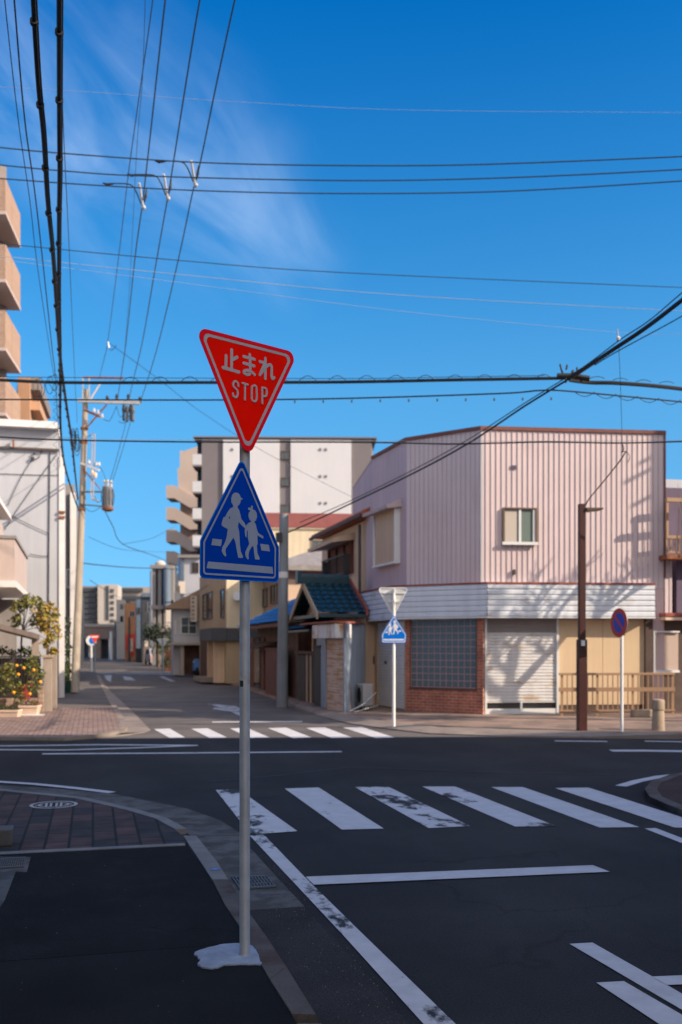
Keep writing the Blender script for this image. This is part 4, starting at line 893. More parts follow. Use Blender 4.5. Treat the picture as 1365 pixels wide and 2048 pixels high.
# ------------------------------------------------------------------ houses along the right of the far street
def block(name, label, poly, z0, z1, mat, cat='building', group=None, part='wall'):
    cx = sum(p[0] for p in poly)/len(poly); cy = sum(p[1] for p in poly)/len(poly)
    T = thing(name, label, cat, (cx, cy, z0), group); MB().prism(poly, z0, z1).build(part, mat, T); return T
def rectp(x0, x1, y0, y1): return [(x0, y0), (x1, y0), (x1, y1), (x0, y1)]
def win(F, T, x0, y0, x1, y1, fm='frame_dark', gm='glass_dark', mull=1, fw=.05, dp=.06, bars=0):
    s0, s1, z0, z1 = F.rect(x0, y0, x1, y1); return window(F, min(s0, s1), max(s0, s1), z0, z1, T, m[fm], m[gm], fw=fw, depth=dp, mull=mull, bars=bars)
# tan house behind the shed
T = block('tan_house', 'tan two-storey house with a red-edged roof and hooded balcony window', rectp(8.2, 13, 28.7, 35.8), .1, 5.72, m['house_tan'])
FT = Fac((8.2, 35.8), (8.2, 28.7))
b = MB(); b.solid([(7.82, 28.75, 5.76), (13.2, 28.75, 5.78), (13.2, 36.0, 5.78), (7.82, 36.0, 5.76)], [(7.85, 28.75, 5.90), (10.4, 28.75, 7.0), (10.4, 36.0, 7.0), (7.85, 36.0, 5.90)]); rf = b.build('roof', m['tile_red'], T)
b = MB(); b.box(7.75, 7.819, 28.75, 36.0, 5.70, 5.80); b.build('gutter', m['brown_dark'], rf)
b = MB(); b.tube([(8.05, 29.9, 5.6), (8.05, 29.9, .3)], .05, 8); b.build('downpipe', m['frame_dark'], T)
s0, s1, z0, z1 = FT.rect(662, 1090, 708, 1158); z0, z1 = FT.px(685, 1152)[1], FT.px(685, 1088)[1]
w = window(FT, s0, s1, z0, z1, T, m['wood_red'], m['wood_red'], fw=.10, depth=.12, mull=2)
b = MB(); b.solid([FT.pt(s0-.35, z1-.02, .003), FT.pt(s1+.15, z1-.02, .003), FT.pt(s1+.15, z1-.12, .75), FT.pt(s0-.35, z1-.12, .75)], [FT.pt(s0-.35, z1+.22, .003), FT.pt(s1+.15, z1+.22, .003), FT.pt(s1+.15, z1-.02, .78), FT.pt(s0-.35, z1-.02, .78)]); b.build('hood', m['house_tan'], w)
b = MB(); b.fbox(FT, s0, s1, z0+.58, z0+.63, .30, .34); b.fbox(FT, s0, s1, z0-.02, z0+.02, .30, .34)
for i in range(15): s = s0+.02+(s1-s0-.04)*i/14; b.fbox(FT, s-.012, s+.012, z0+.02, z0+.58, .31, .33)
b.fbox(FT, s0, s0+.03, z0-.02, z0+.6, .12, .30); b.fbox(FT, s1-.03, s1, z0-.02, z0+.6, .12, .30); b.build('railing', m['iron'], w)
# entrance gable with blue-green tiles
yg, xg0, xg1 = 29.3, 6.15, 7.55; zap, zev = 3.72, 2.74
T = block('gate_house', 'small entrance house with a steep gable of dark blue-green tiles', rectp(6.75, 8.15, 27.8, 30.9), .1, 2.7, m['house_tan'])
b = MB(); tiles(b, (xg0, 27.35, zev), (xg1, 27.35, zev), (xg0, yg, zap), (xg1, yg, zap), 6, 7); tiles(b, (xg1, 31.25, zev), (xg0, 31.25, zev), (xg1, yg, zap), (xg0, yg, zap), 6, 7)
b.solid([(xg0, 27.35, zev-.10), (xg1, 27.35, zev-.10), (xg1, 31.25, zev-.10), (xg0, 31.25, zev-.10)], [(xg0, 27.36, zev-.01), (xg1, 27.36, zev-.01), (xg1, 31.24, zev-.01), (xg0, 31.24, zev-.01)])
rf = b.build('roof', m['tile_teal'], T)
b = MB(); b.box(xg0-.12, xg1, yg-.13, yg+.13, zap-.02, zap+.16); b.cyl((xg0-.14, yg, zap+.18), (xg1, yg, zap+.18), .09, n=10); b.box(xg0-.22, xg0-.12, yg-.16, yg+.16, zap-.02, zap+.36); b.build('ridge', m['tile_teal'], rf)
b = MB()
for sg in (-1, 1):
    y0, y1 = yg+sg*1.97, yg
    b.solid([(xg0-.05, y0, zev-.16), (xg0, y0, zev-.16), (xg0, y1, zap-.16), (xg0-.05, y1, zap-.16)], [(xg0-.05, y0, zev+.03), (xg0, y0, zev+.03), (xg0, y1, zap+.03), (xg0-.05, y1, zap+.03)])
b.build('barge_board', m['house_cream_dim'], rf)
b = MB(); b.add([(xg0+.45, yg-1.9, zev), (xg0+.45, yg+1.9, zev), (xg0+.45, yg, zap-.05), (xg0+.6, yg-1.9, zev), (xg0+.6, yg+1.9, zev), (xg0+.6, yg, zap-.05)], [(0, 1, 2), (3, 5, 4), (0, 3, 4, 1), (1, 4, 5, 2), (2, 5, 3, 0)]); b.build('gable_wall', m['house_tan'], T)
b = MB(); b.solid([(xg1, 27.33, zev-.05), (xg1+.06, 27.33, zev-.05), (xg1+.06, yg, zap-.02), (xg1, yg, zap-.02)], [(xg1, 27.33, zev+.14), (xg1+.06, 27.33, zev+.14), (xg1+.06, yg, zap+.17), (xg1, yg, zap+.17)]); b.build('verge', m['red_trim'], rf)
b = MB(); tiles(b, (6.0, 31.4, 2.32), (6.0, 27.9, 2.32), (6.7, 31.4, 2.62), (6.7, 27.9, 2.62), 9, 2); b.solid([(6.0, 27.9, 2.24), (6.7, 27.9, 2.50), (6.7, 31.4, 2.50), (6.0, 31.4, 2.24)], [(6.0, 27.9, 2.30), (6.7, 27.9, 2.60), (6.7, 31.4, 2.60), (6.0, 31.4, 2.30)]); b.build('lower_roof', m['tile_teal'], T)
FG = Fac((6.75, 30.9), (6.75, 27.8))
b = MB(); b.fbox(FG, .4, 1.35, .1, 2.1, .003, .05); b.build('door', m['wood_dark'], T)
b = MB(); b.fbox(FG, 2.2, 2.65, .1, 2.3, .003, .06); b.build('door', m['wood_red'], T)
# wooden board fence and black gate pillar
FW = Fac((6.42, 31.6), (6.42, 28.45)); T = thing('wooden_fence', 'dark weathered board fence behind the grey pole', 'fence', (6.42, 30, .05))
b = MB(); random.seed(5)
k = 22
for i in range(k):
    s = FW.len*i/k; b.fbox(FW, s+.004, s+FW.len/k-.004, .12, 1.55+random.uniform(-.01, .01), 0, .02+random.uniform(0, .006))
b.build('boards', m['wood_grey'], T)
b = MB(); b.fbox(FW, 0, FW.len, 1.57, 1.66, -.06, .08); b.build('cap_rail', m['wood_dark'], T)
for s in (1.7, 2.25): b = MB(); b.fbox(FW, s-.04, s+.04, .1, 1.56, .028, .06); b.build('batten', m['house_tan'], T)
b = MB(); b.box(6.28, 6.52, 27.62, 28.42, .05, 1.78); b.box(6.25, 6.55, 27.58, 28.44, 1.781, 1.84); b.build('gate_pillar', m['iron'], bevel=.015, label='black square gate pillar beside the rusty shed', cat='pillar')
# low old wooden house with a blue-tiled roof
T = block('wooden_house', 'low old brown wooden house with a bright blue tiled roof', rectp(6.5, 10.5, 31.9, 40.2), .05, 2.6, m['wood_dark'])
b = MB(); tiles(b, (5.75, 40.6, 2.58), (5.75, 31.5, 2.58), (8.6, 40.6, 3.95), (8.6, 31.5, 3.95), 30, 8, amp=.04); rf = b.build('roof', m['tile_blue'], T)
b = MB(); b.solid([(5.75, 31.5, 2.44), (8.6, 31.5, 3.78), (8.6, 40.6, 3.78), (5.75, 40.6, 2.44)], [(5.75, 31.5, 2.55), (8.6, 31.5, 3.92), (8.6, 40.6, 3.92), (5.75, 40.6, 2.55)]); b.box(8.6, 10.6, 31.6, 40.5, 2.6, 3.9); b.build('eave_boards', m['wood_red'], rf)
FO = Fac((6.5, 40.2), (6.5, 31.9))
for x0, x1, mt in ((502, 510, 'wood_red'), (511, 522, 'glass_dark'), (524, 531, 'wood_red')):
    s0, s1, _, _ = FO.rect(x0, 1270, x1, 1375); b = MB(); b.fbox(FO, s0, s1, .1, 2.15, .003, .05); b.build('door_panel', m[mt], T)
s0, s1, _, _ = FO.rect(520, 1270, 556, 1375); b = MB(); b.solid([FO.pt(s0, 1.88, .003), FO.pt(s1, 1.88, .003), FO.pt(s1, 1.72, .7), FO.pt(s0, 1.72, .7)], [FO.pt(s0, 1.98, .003), FO.pt(s1, 1.98, .003), FO.pt(s1, 1.77, .72), FO.pt(s0, 1.77, .72)]); b.build('door_hood', m['wood_dark'], T)
FO2 = Fac((6.05, atx(531, 6.05)), (6.05, atx(561, 6.05)))
b = MB(); b.fbox(FO2, 0, FO2.len, .05, 1.68, -.08, .0); b.fbox(FO2, -.03, FO2.len+.03, 1.681, 1.74, -.12, .04)
b.build('fence_panel', m['wood_red'], label='plain reddish-brown fence panel left of the grey pole', cat='fence')
# brown house with grey hipped roof behind it
T = block('brown_house', 'brown two-storey house with a grey hipped roof behind the blue tiles', rectp(7.6, 14, 41, 50), .1, 5.0, m['house_brown'])
b = MB(); b.solid([(7.0, 40.4, 4.95), (14.6, 40.4, 4.95), (14.6, 50.6, 4.95), (7.0, 50.6, 4.95)], [(7.0, 40.4, 5.15), (14.6, 40.4, 5.15), (14.6, 50.6, 5.15), (7.0, 50.6, 5.15)]); b.solid([(7.0, 40.4, 5.151), (14.6, 40.4, 5.151), (14.6, 50.6, 5.151), (7.0, 50.6, 5.151)], [(10.6, 45, 6.5), (11, 45, 6.5), (11, 46, 6.5), (10.6, 46, 6.5)]); b.build('roof', m['tile_grey'], T)
FB = Fac((7.6, 50), (7.6, 41)); FB2 = Fac((7.6, 41), (14, 41))
for r in ((519, 1178, 536, 1215), (543, 1168, 556, 1208)): win(FB, T, *r)
b = MB(); b.fbox(FB2, .003, FB2.len, .1, 4.6, .002, .02); b.build('lit_front', m['house_tan'], T)  # sunlight put into the front's tan; the brown walls hold the shade
# maroon-banded cream block
T = block('cream_block', 'cream block with a broad maroon band at its roofline', [xy(P(527, 0, 52)), xy(P(738, 0, 52.5)), xy(P(738, 0, 62)), xy(P(527, 0, 62))], .1, 8.0, m['house_cream'])
Fm = Fac(xy(P(527, 0, 52)), xy(P(738, 0, 52.5)))
b = MB(); b.fbox(Fm, -.1, Fm.len+.1, 8.0, 8.75, -9, .12); b.build('parapet', m['maroon'], T)
b = MB(); b.fbox(Fm, -.05, Fm.len, 7.93, 7.998, .0, .09); b.build('band_trim', m['house_cream'], T)
win(Fm, T, 624, 1080, 652, 1106, 'frame_bronze', 'glass_teal'); win(Fm, T, 690, 1080, 715, 1106, 'frame_bronze', 'glass_teal')
# cream corner house
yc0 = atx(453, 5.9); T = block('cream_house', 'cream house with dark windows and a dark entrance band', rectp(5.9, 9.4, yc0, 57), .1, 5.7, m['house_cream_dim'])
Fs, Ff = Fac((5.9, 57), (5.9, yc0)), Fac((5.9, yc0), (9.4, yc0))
b = MB(); b.fbox(Ff, .002, Ff.len, 2.3, 5.7, .002, .02); b.build('lit_front', m['house_cream'], T)  # sunlit front put in as brighter cream over dimmer shaded walls
for r in ((407, 1188, 415, 1240), (417, 1184, 426, 1238), (443, 1178, 450, 1236)): win(Fs, T, *r, mull=0)
s0, s1, _, _ = Fs.rect(430, 1260, 452, 1282); b = MB(); b.fbox(Fs, s0, Fs.len+.25, 2.05, 2.62, .003, .75); b.fbox(Ff, .003, 1.4, 2.05, 2.62, .003, .30); b.build('entrance_canopy', m['brown_dark'] if 0 else m['far_dark'], T)
s0, s1, _, _ = Fs.rect(403, 1290, 428, 1355); b = MB(); b.fbox(Fs, s0, s1, .1, 2.1, .003, .05); b.build('garage_door', m['wood_dark'], T)
for px in (436, 449): s = Fs.px(px, 1300)[0]; b = MB(); b.fbox(Fs, s-.12, s+.12, .1, 2.04, .003, .5); b.build('porch_post', m['house_tan'], T)
b = MB(); b.fbox(Fs, Fs.len-5, Fs.len-1.5, .1, .3, .003, 1.0); b.build('step', m['concrete'], T)
q = Ff.px(463, 1213); b = MB(); b.cyl(Ff.pt(.55, 4.0, .02), Ff.pt(.55, 4.0, .30), .03, n=8); b.cyl(Ff.pt(.55, 4.05, .28), Ff.pt(.5, 4.1, .36), .22, .26, n=16); b.build('satellite_dish', m['ac_white'], label='small round satellite dish on the cream house wall', cat='satellite dish')
# white gabled house with hanging sign
y0 = 58.6; xl = aty(347, y0); T = block('white_house', 'low white gabled house under the upright clinic-style sign', rectp(xl, 8, y0, 60.2), .1, 4.0, m['white_wall'])
Fw = Fac((xl, y0), (8, y0))
b = MB(); b.solid([(xl-.4, y0-.5, 3.95), (9.4, y0-.5, 3.95), (9.4, 60.4, 3.95), (xl-.4, 60.4, 3.95)], [(xl-.4, y0-.5, 4.12), (6.9, y0-.5, 5.5), (6.9, 60.4, 5.5), (xl-.4, 60.4, 4.12)]); b.build('roof', m['house_brown'], T)
b = MB(); b.add([(xl, y0-.01, 4.0), (8, y0-.01, 4.0), (8, y0-.01, 4.95), (6.9, y0-.01, 5.3), (xl, y0-.01, 4.0)][:4], [(0, 1, 2, 3)]); b.build('gable_wall', m['white_wall'], T)
win(Fw, T, 362, 1234, 394, 1268, 'frame_white', 'glass_teal', 1, fw=.04, bars=1); win(Fw, T, 350, 1240, 353, 1268, 'frame_white', 'glass_teal', 0)
b = MB(); b.fbox(Fw, -.3, 3.4, 1.85, 1.98, .003, 1.1); b.build('porch_roof', m['far_tan'], T)
b = MB(); b.fbox(Fw, .6, 2.6, .1, 1.84, .003, .05); b.build('entrance', m['wood_dark'], T)
for s in (.45, 3.1): b = MB(); b.fbox(Fw, s-.1, s+.1, .1, 1.84, .6, .8); b.build('porch_post', m['far_tan'], T)
b = MB(); F_ = Fac(xy(P(383.5, 0, 57.2)), xy(P(396, 0, 57.0))); z0, z1 = Hz(1243, 57), Hz(1192, 57); b.fbox(F_, 0, F_.len, z0, z1, -.09, .09); sg = b.build('hanging_sign', m['far_beige'], label='tall narrow pale upright sign with dark characters', cat='sign')
b = MB(); random.seed(3)
for i, zf_ in enumerate((.88, .72, .56, .40, .24, .08)):
    zc = z0+(z1-z0)*(zf_+.03)
    for d0, d1, e0, e1 in ((.12, .15, -.06, .05), (.20, .23, -.07, .06), (.06, .29, .0, .025), (.08, .27, -.055, -.03), (.07, .28, .05, .07)): b.fbox(F_, d0, d1, zc+e0, zc+e1, .091, .094+.0006*random.random())
b.build('characters', m['far_dark'], sg)
# farther buildings of the street
def yb(px0, px1, D, D2, top, mat, name, label, cat='building'):
    a, c = P(px0, 0, D), P(px1, 0, D); return block(name, label, [xy(a), xy(c), xy(P(px1+8, 0, D2)), xy(P(px0-((px0-186)*(1-D/D2)), 0, D2))], .05, Hz(top, D), mat), Fac(xy(a), xy(c))
T, F_ = yb(361, 404, 75, 77, 1112, m['white_wall'], 'white_building', 'tall white building with a grey gutter pipe beyond the gabled house')
b = MB(); b.fbox(F_, -.15, F_.len, Hz(1116, 75), Hz(1110, 75), -2, .3); b.build('roof_edge', m['far_grey'], T)
b = MB(); b.fbox(F_, .12, .3, .1, Hz(1117, 75), .002, .12); b.build('downpipe', m['far_blue'], T); win(F_, T, 384, 1105+20, 398, 1146, 'frame_dark', 'glass_dark', 1)
T, F_ = yb(309, 347, 86, 88, 1131, m['far_dark'], 'concrete_building', 'grey concrete frame building with tall open bays')
for px in (310, 321.5, 333, 346):
    s = F_.px(px, 1200)[0]; b = MB(); b.fbox(F_, s-.13, s+.17, .1, Hz(1131, 86), .002, .5); b.build('column', m['far_grey'], T)
for y_ in (1131, 1211, 1256): b = MB(); b.fbox(F_, -.25, F_.len, Hz(y_+8, 86), Hz(y_, 86), .51, .7); b.build('beam', m['far_grey'], T)
b = MB(); s = F_.px(338, 1160)[0]; b.cyl(F_.pt(s, Hz(1215, 86), .9), F_.pt(s, Hz(1137, 86), .9), .33, n=12); b.build('tank_tower', m['far_blue'], T)
T, F_ = yb(303, 322, 96, 98, 1140, m['white_wall'], 'white_building', 'narrow white building topped by a round water tank')
b = MB(); q = F_.pt(F_.len*.75, Hz(1140, 96), -1); b.lathe(q, [(.5, 0), (.5, .75), (.3, .95), (.1, 1.0)], 14); b.build('water_tank', m['far_beige'], T)
T, F_ = yb(284, 309, 103, 105.5, 1188, m['far_dark'], 'black_building', 'black-clad building between the orange one and the concrete frame')
b = MB(); b.fbox(F_, 0, F_.len, Hz(1194, 103), Hz(1186, 103), .002, .2); b.build('roof_edge', m['far_blue'], T); win(F_, T, 295, 1205, 303, 1225, 'far_grey', 'glass_teal', 0)
T, F_ = yb(273, 285, 109, 111, 1199, m['far_blue'], 'grey_building', 'slim blue-grey building against the black-clad one')
win(F_, T, 276, 1215, 281, 1228, 'frame_dark', 'glass_dark', 0)
T, F_ = yb(251, 274, 116, 118, 1206, m['far_orange'], 'orange_building', 'orange-brown brick building with red shop signs at street level')
win(F_, T, 260, 1222, 270, 1234, 'far_beige', 'glass_dark', 1)
for r in ((253, 1268, 271, 1300), (258, 1303, 268, 1311)): s0, s1, z0, z1 = F_.rect(*r); b = MB(); b.fbox(F_, s0, s1, z0, z1, .003, .15); b.build('shop_sign', m['signage_red'], T)
T, F_ = yb(234, 252, 127, 129, 1199, m['far_beige'], 'beige_building', 'small beige building left of the orange-brown brick one')
win(F_, T, 241, 1208, 247, 1218, 'frame_dark', 'glass_dark', 0); win(F_, T, 241, 1232, 247, 1244, 'frame_dark', 'glass_dark', 0)
random.seed(77)
for px, py, D, w_, h_ in ((343, 1252, 85, .9, .5), (338, 1228, 85, .5, 1.4), (300, 1290, 102, 1.0, .9), (262, 1290, 115, .5, 1.5), (364, 1175, 74, .5, .9)):
    q = P(px, py, D-.35); b = MB(); b.box(q.x-w_/2, q.x+w_/2, q.y-.12, q.y+.12, q.z-h_/2, q.z+h_/2); b.build('wall_sign', m['far_beige'], label={343: 'small pale sign low on the concrete frame building', 338: 'tall pale sign between the columns of the concrete frame building', 300: 'pale board at the foot of the black-clad building', 262: 'narrow pale banner at the foot of the orange-brown building', 364: 'small pale vent box high on the tall white building'}[px], cat='sign')
# garden walls, hedge and gates squeezing the right side of the far street
for px0, px1, D, z1, mt, lb in ((329, 349, 70, 1.9, 'wood_red', 'reddish-brown garden wall beside the low white gabled house'), (288, 300, 96, 1.7, 'far_brown', 'low brown wall at the foot of the black-clad building'), (272, 284, 104, 1.5, 'far_dark', 'dark low gate before the slim blue-grey building')):
    a, c = P(px0, 0, D), P(px1, 0, D); b = MB(); b.prism([xy(a), xy(c), (c.x+.1, c.y+3.5), (a.x+.35, a.y+3.5)], .02, z1); b.build('garden_wall', m[mt], label=lb, cat='wall')
q = P(331, 0, 67); b = MB(); random.seed(44)
for i in range(12): leaves(b, (q.x+random.uniform(-.35, .35), q.y+random.uniform(-.4, .4), random.uniform(.3, 2.2)), .4, 46, .16, nmat=2)
b.build('shrub', [m['leaf_dark'], m['leaf_green']], label='dark shrub beside the far grey post with the triangle back', cat='shrub')
for px, D, pt, lb in ((299, 99, 1222, 'thin dark utility pole before the black-clad building'), (231, 126, 1240, 'thin pale utility pole left of the small beige building'), (345, 78, 1200, 'thin dark utility pole at the concrete frame building')):
    q = P(px, 0, D); T = thing('utility_pole', lb, 'utility pole', (q.x, q.y, 0)); b = MB(); b.cyl((q.x, q.y, 0), (q.x, q.y, Hz(pt, D)), .13, .10, 8); b.build('shaft', m['iron_grey'], T); b = MB(); z = Hz(pt+6, D); b.box(q.x-.7, q.x+.5, q.y-.05, q.y+.05, z, z+.1); b.build('crossarm', m['iron_grey'], T)
# far apartment blocks and the elevated bridge closing the street
T, F_ = yb(196, 236, 262, 275, 1169, m['far_beige'], 'apartment_block', 'far beige apartment slab with one dark vertical window strip')
b = MB(); s0, s1, z0, z1 = F_.rect(212, 1172, 218, 1240); b.fbox(F_, s0, s1, z0, z1, .01, .2); b.build('stair_strip', m['far_dark'], T)
b = MB()
for i in range(6):
    z = Hz(1178+i*12, 262); b = MB(); b.fbox(F_, F_.len*.62, F_.len*.64+.9, z-.9, z, .01, .12); b.build('window', m['glass_dark'], T)
T, F_ = yb(150, 196, 264, 275, 1172, m['far_grey'], 'apartment_block', 'far grey apartment block with stacked dark balconies')
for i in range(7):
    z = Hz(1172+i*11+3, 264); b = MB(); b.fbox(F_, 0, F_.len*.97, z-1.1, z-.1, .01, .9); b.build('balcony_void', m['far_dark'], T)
T, F_ = yb(236, 306, 285, 300, 1174, m['far_tan'], 'apartment_block', 'far wide tan apartment block with long dark balcony bands')
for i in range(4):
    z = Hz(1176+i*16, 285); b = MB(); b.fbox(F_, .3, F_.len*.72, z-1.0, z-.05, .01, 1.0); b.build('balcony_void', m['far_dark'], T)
a, c = P(120, 0, 135), P(248, 0, 135); Fb_ = Fac(xy(a), xy(c)); T = thing('rail_viaduct', 'low brown viaduct crossing the far end of the street', 'bridge', (*Fb_.xy(Fb_.len/2), 0))
b = MB(); b.fbox(Fb_, 0, Fb_.len, Hz(1278, 135), Hz(1254, 135), -6, 0); b.build('deck', m['far_brown'], T)
b = MB(); b.fbox(Fb_, 0, Fb_.len, Hz(1254, 135)+.005, Hz(1248, 135), -.3, .15); b.build('parapet', m['far_tan'], T)
for px in (152, 194, 229):
    s = Fb_.px(px, 1290)[0]; b = MB(); b.fbox(Fb_, s-.5, s+.5, 0, Hz(1278, 135), -5, -.2); b.build('pier', m['far_brown'], T)
# tall grey-and-white apartment building behind
a, c = P(404, 0, 108), P(743, 0, 108.5); T = block('apartment_tower', 'eight-storey apartment building with big white panels and grey columns', [xy(a), xy(c), xy(P(748, 0, 120)), xy(P(400, 0, 120))], 0, Hz(876, 108), m['apartment_grey'])
F_ = Fac(xy(a), xy(c))
for x0, x1 in ((447, 560), (582, 703)): s0, s1, z0, z1 = F_.rect(x0, 879, x1, 1110); b = MB(); b.fbox(F_, s0, s1, 3, Hz(880, 108), .003, .25); b.build('white_panel', m['apartment_white'], T)
for k in range(4):
    w = win(F_, T, 562, 902+k*53.5, 580, 919+k*53.5, 'frame_dark', 'glass_teal', 1, fw=.1, dp=.15)
    for dx in (641, 652, 465):
        s, z = F_.px(dx, 900+k*53.5); b = MB(); b.fbox(F_, s-.13, s+.13, z-.13, z+.13, .25, .32); b.build('vent', m['apartment_grey'], T)
b = MB(); b.fbox(F_, -.9, F_.len+.6, Hz(876, 108)+.002, Hz(876, 108)+.14, -11, .30); b.build('roof_slab', m['apartment_grey'], T)
for k in range(5):
    z = Hz(930+k*54, 108); b = MB(); s0, s1 = F_.px(386, 900)[0], -.01; b.fbox(F_, s0, s1, z-.2, z-.02, -3, .2); bl = b.build('balcony', m['apartment_grey'], T)
    b = MB(); b.fbox(F_, s0, s1, z, z+1.15, .05, .15); b.fbox(F_, s0-.02, s0+.1, z, z+1.15, -3, .05); b.build('parapet', m['apartment_light'], bl)
    s = F_.len; b = MB(); b.fbox(F_, s+.01, s+.8, z-.2, z, -3, .2); b.fbox(F_, s+.01, s+.8, z, z+1.1, -.1, .0); b.build('balcony', m['apartment_light'], T)
b = MB(); b.fbox(F_, F_.px(390, 900)[0], -.02, 3, Hz(880, 108), -9, -2.5); b.build('recess_wall', m['far_dark'], T)
b = MB(); q = F_.px(530, 870); b.fbox(F_, q[0]-.35, q[0]+.35, Hz(876, 108)+.15, Hz(864, 108), -3, -2.2); b.build('roof_tank', m['apartment_white'], T)
# beige open-stair tower
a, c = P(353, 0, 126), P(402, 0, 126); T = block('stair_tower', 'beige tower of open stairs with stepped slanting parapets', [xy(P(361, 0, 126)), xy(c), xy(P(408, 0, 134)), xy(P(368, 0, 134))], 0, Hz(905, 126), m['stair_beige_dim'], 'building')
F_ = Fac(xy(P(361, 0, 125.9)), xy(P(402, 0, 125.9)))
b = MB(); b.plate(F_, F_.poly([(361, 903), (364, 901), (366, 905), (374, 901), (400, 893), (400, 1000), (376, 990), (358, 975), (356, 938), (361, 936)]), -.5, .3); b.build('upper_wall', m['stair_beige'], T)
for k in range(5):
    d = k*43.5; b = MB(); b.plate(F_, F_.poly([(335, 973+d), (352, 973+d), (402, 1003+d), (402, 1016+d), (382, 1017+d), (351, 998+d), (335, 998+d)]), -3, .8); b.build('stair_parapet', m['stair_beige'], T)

# ------------------------------------------------------------------ left side of the far street
yw = 34.8; xr = aty(118.5, yw)
T = block('white_house', 'tall white rendered house with a deep flat eave and thin dark conduits', rectp(-9, xr, yw, 43), .08, 8.35, m['white_wall'])
FWh = Fac((-9, yw), (xr, yw))
b = MB(); b.box(-9.2, xr-.02, yw-.42, 43, 9.05, Hz(845, 33.2)); sl = b.build('eave_slab', m['cap_white'], T)
b = MB(); b.box(-9, xr-.03, yw-.02, 43, 8.351, 9.049); b.build('upper_band', m['white_wall'], T)
b = MB(); b.box(-9.2, xr, yw-.12, yw-.021, 8.36, 8.43); b.build('gutter', m['frame_dark'], T)
b = MB(); b.box(xr+.002, xr+.17, yw-.05, yw+.4, .08, 8.2); b.build('corner_pilaster', m['cap_white'], T)
b = MB(); sx = FWh.px(100, 1100)[0]; b.tube([FWh.pt(sx, 8.3, .03), FWh.pt(sx-.03, 5, .03), FWh.pt(sx-.05, 1.2, .03)], .018, 6); b.build('conduit', m['wire_blue'], T)
b = MB(); z = FWh.px(60, 951)[1]; b.tube([FWh.pt(0, z, .03), FWh.pt(sx-.5, z+.02, .03), FWh.pt(FWh.len, z+.04, .03)], .010, 5); b.build('conduit', m['wire_blue'], T)
b = MB(); z = FWh.px(128, 1025)[1]; b.box(xr-.01, xr+.20, yw-.10, yw-.055, z-.04, z+.04); b.build('pipe_clamp', m['rust'], T)
b = MB(); z = FWh.px(128, 1035)[1]; b.box(xr-.01, xr+.20, yw-.10, yw-.055, z-.04, z+.04); b.build('pipe_clamp', m['rust'], T)
b = MB(); q = FWh.px(28, 888); b.fbox(FWh, q[0]-.03, q[0]+.03, q[1]-.15, q[1]+.10, .12, .2); b.build('lamp_bracket', m['rust'], T)
b = MB()
for p, r in (((66, 918), .05), ((69, 908), .025), ((83, 903), .025)): q = FWh.px(*p); b.fbox(FWh, q[0]-r, q[0]+r, q[1]-r, q[1]+r, .0, .12)
b.build('cable_anchors', m['iron'], T)
for l in ([(66, 918), (40, 960), (16, 1012)], [(115, 908), (70, 970), (34, 1022), (10, 1060)], [(25, 1032), (60, 1050), (99, 1068)], [(99, 1112), (80, 1112), (60, 1108)], [(66, 920), (78, 916), (83, 903)]):
    b = MB(); pts = [FWh.pt(*FWh.px(a, c), .05) for a, c in l]; b.tube(spline(pts, 4), .011, 5); b.build('service_wire', m['wire_blue'], T)
# near house with a balcony
T = block('balcony_house', 'house at the left edge with a beige boxed balcony and low eave', rectp(-10, -2.75, 25.7, 33), .08, 5.6, m['balcony_beige'])
xb0, xb1 = -1.87, -1.95
b = MB(); b.prism([(-4, 26.2), (xb0, 26.2), (xb1, 32.4), (-4, 32.4)], 3.30, 3.46); bl = b.build('balcony', m['cap_white'], T)
b = MB(); b.prism([(-4, 26.25), (xb0-.04, 26.25), (xb1-.04, 32.35), (xb1-.16, 32.35), (xb0-.16, 26.37), (-4, 26.37)], 3.462, 4.52); b.build('parapet', m['balcony_beige'], bl)
b = MB(); b.prism([(-4, 26.22), (xb0-.0, 26.22), (xb1-.0, 32.4), (xb1-.2, 32.4), (xb0-.2, 26.42), (-4, 26.42)], 4.522, 4.60); b.build('parapet_cap', m['far_grey'], bl)
b = MB(); b.solid([(-6, 20.5, 5.62), (-2.38, 20.5, 5.62), (-2.38, 31.6, 5.62), (-6, 31.6, 5.62)], [(-6, 20.5, 7.2), (-2.42, 20.5, 5.80), (-2.42, 31.6, 5.80), (-6, 31.6, 7.2)]); b.build('roof', m['cap_white'], T)
b = MB(); b.box(-10, -2.2, 31.0, 31.1, .08, 3.2); b.build('lower_wall', m['far_grey'], T)
# brown balconied apartment tower
T0 = P(12, 0, 43); T1 = P(42, 0, 46.7)
FT0, FT1 = Fac((T0.x-8, T0.y+2.2), xy(T0)), Fac(xy(T0), xy(T1))
T = block('apartment_tower', 'tall tan apartment tower with stacked jutting tiled balconies at the left edge', [(T0.x-9, T0.y+2.5), (T0.x-1.2, T0.y+2.5), (T1.x-.6, T1.y-.4), (T1.x-1, T1.y+4), (T0.x-9, T1.y+4)], 0, 24, m['soffit_grey'])
for k, (ya, yb_) in enumerate(((355, 422), (487, 558), (620, 695), (753, 825), (886, 960))):
    zt_, zb_ = Hz(ya, 43), Hz(yb_, 43)
    b = MB(); b.prism([FT0.xy(0), xy(T0), xy(T1), FT1.xy(FT1.len, -1.6), FT0.xy(0, -1.6)], zb_-.13, zb_); bl = b.build('balcony', m['balcony_beige'], T)
    b = MB(); b.prism([FT0.xy(0, -.02), FT1.xy(.02, -.02), FT1.xy(FT1.len, -.02), FT1.xy(FT1.len, -.16), FT1.xy(.2, -.16), FT0.xy(0, -.16)], zb_+.002, zt_); b.build('parapet', m['apartment_tile'], bl)
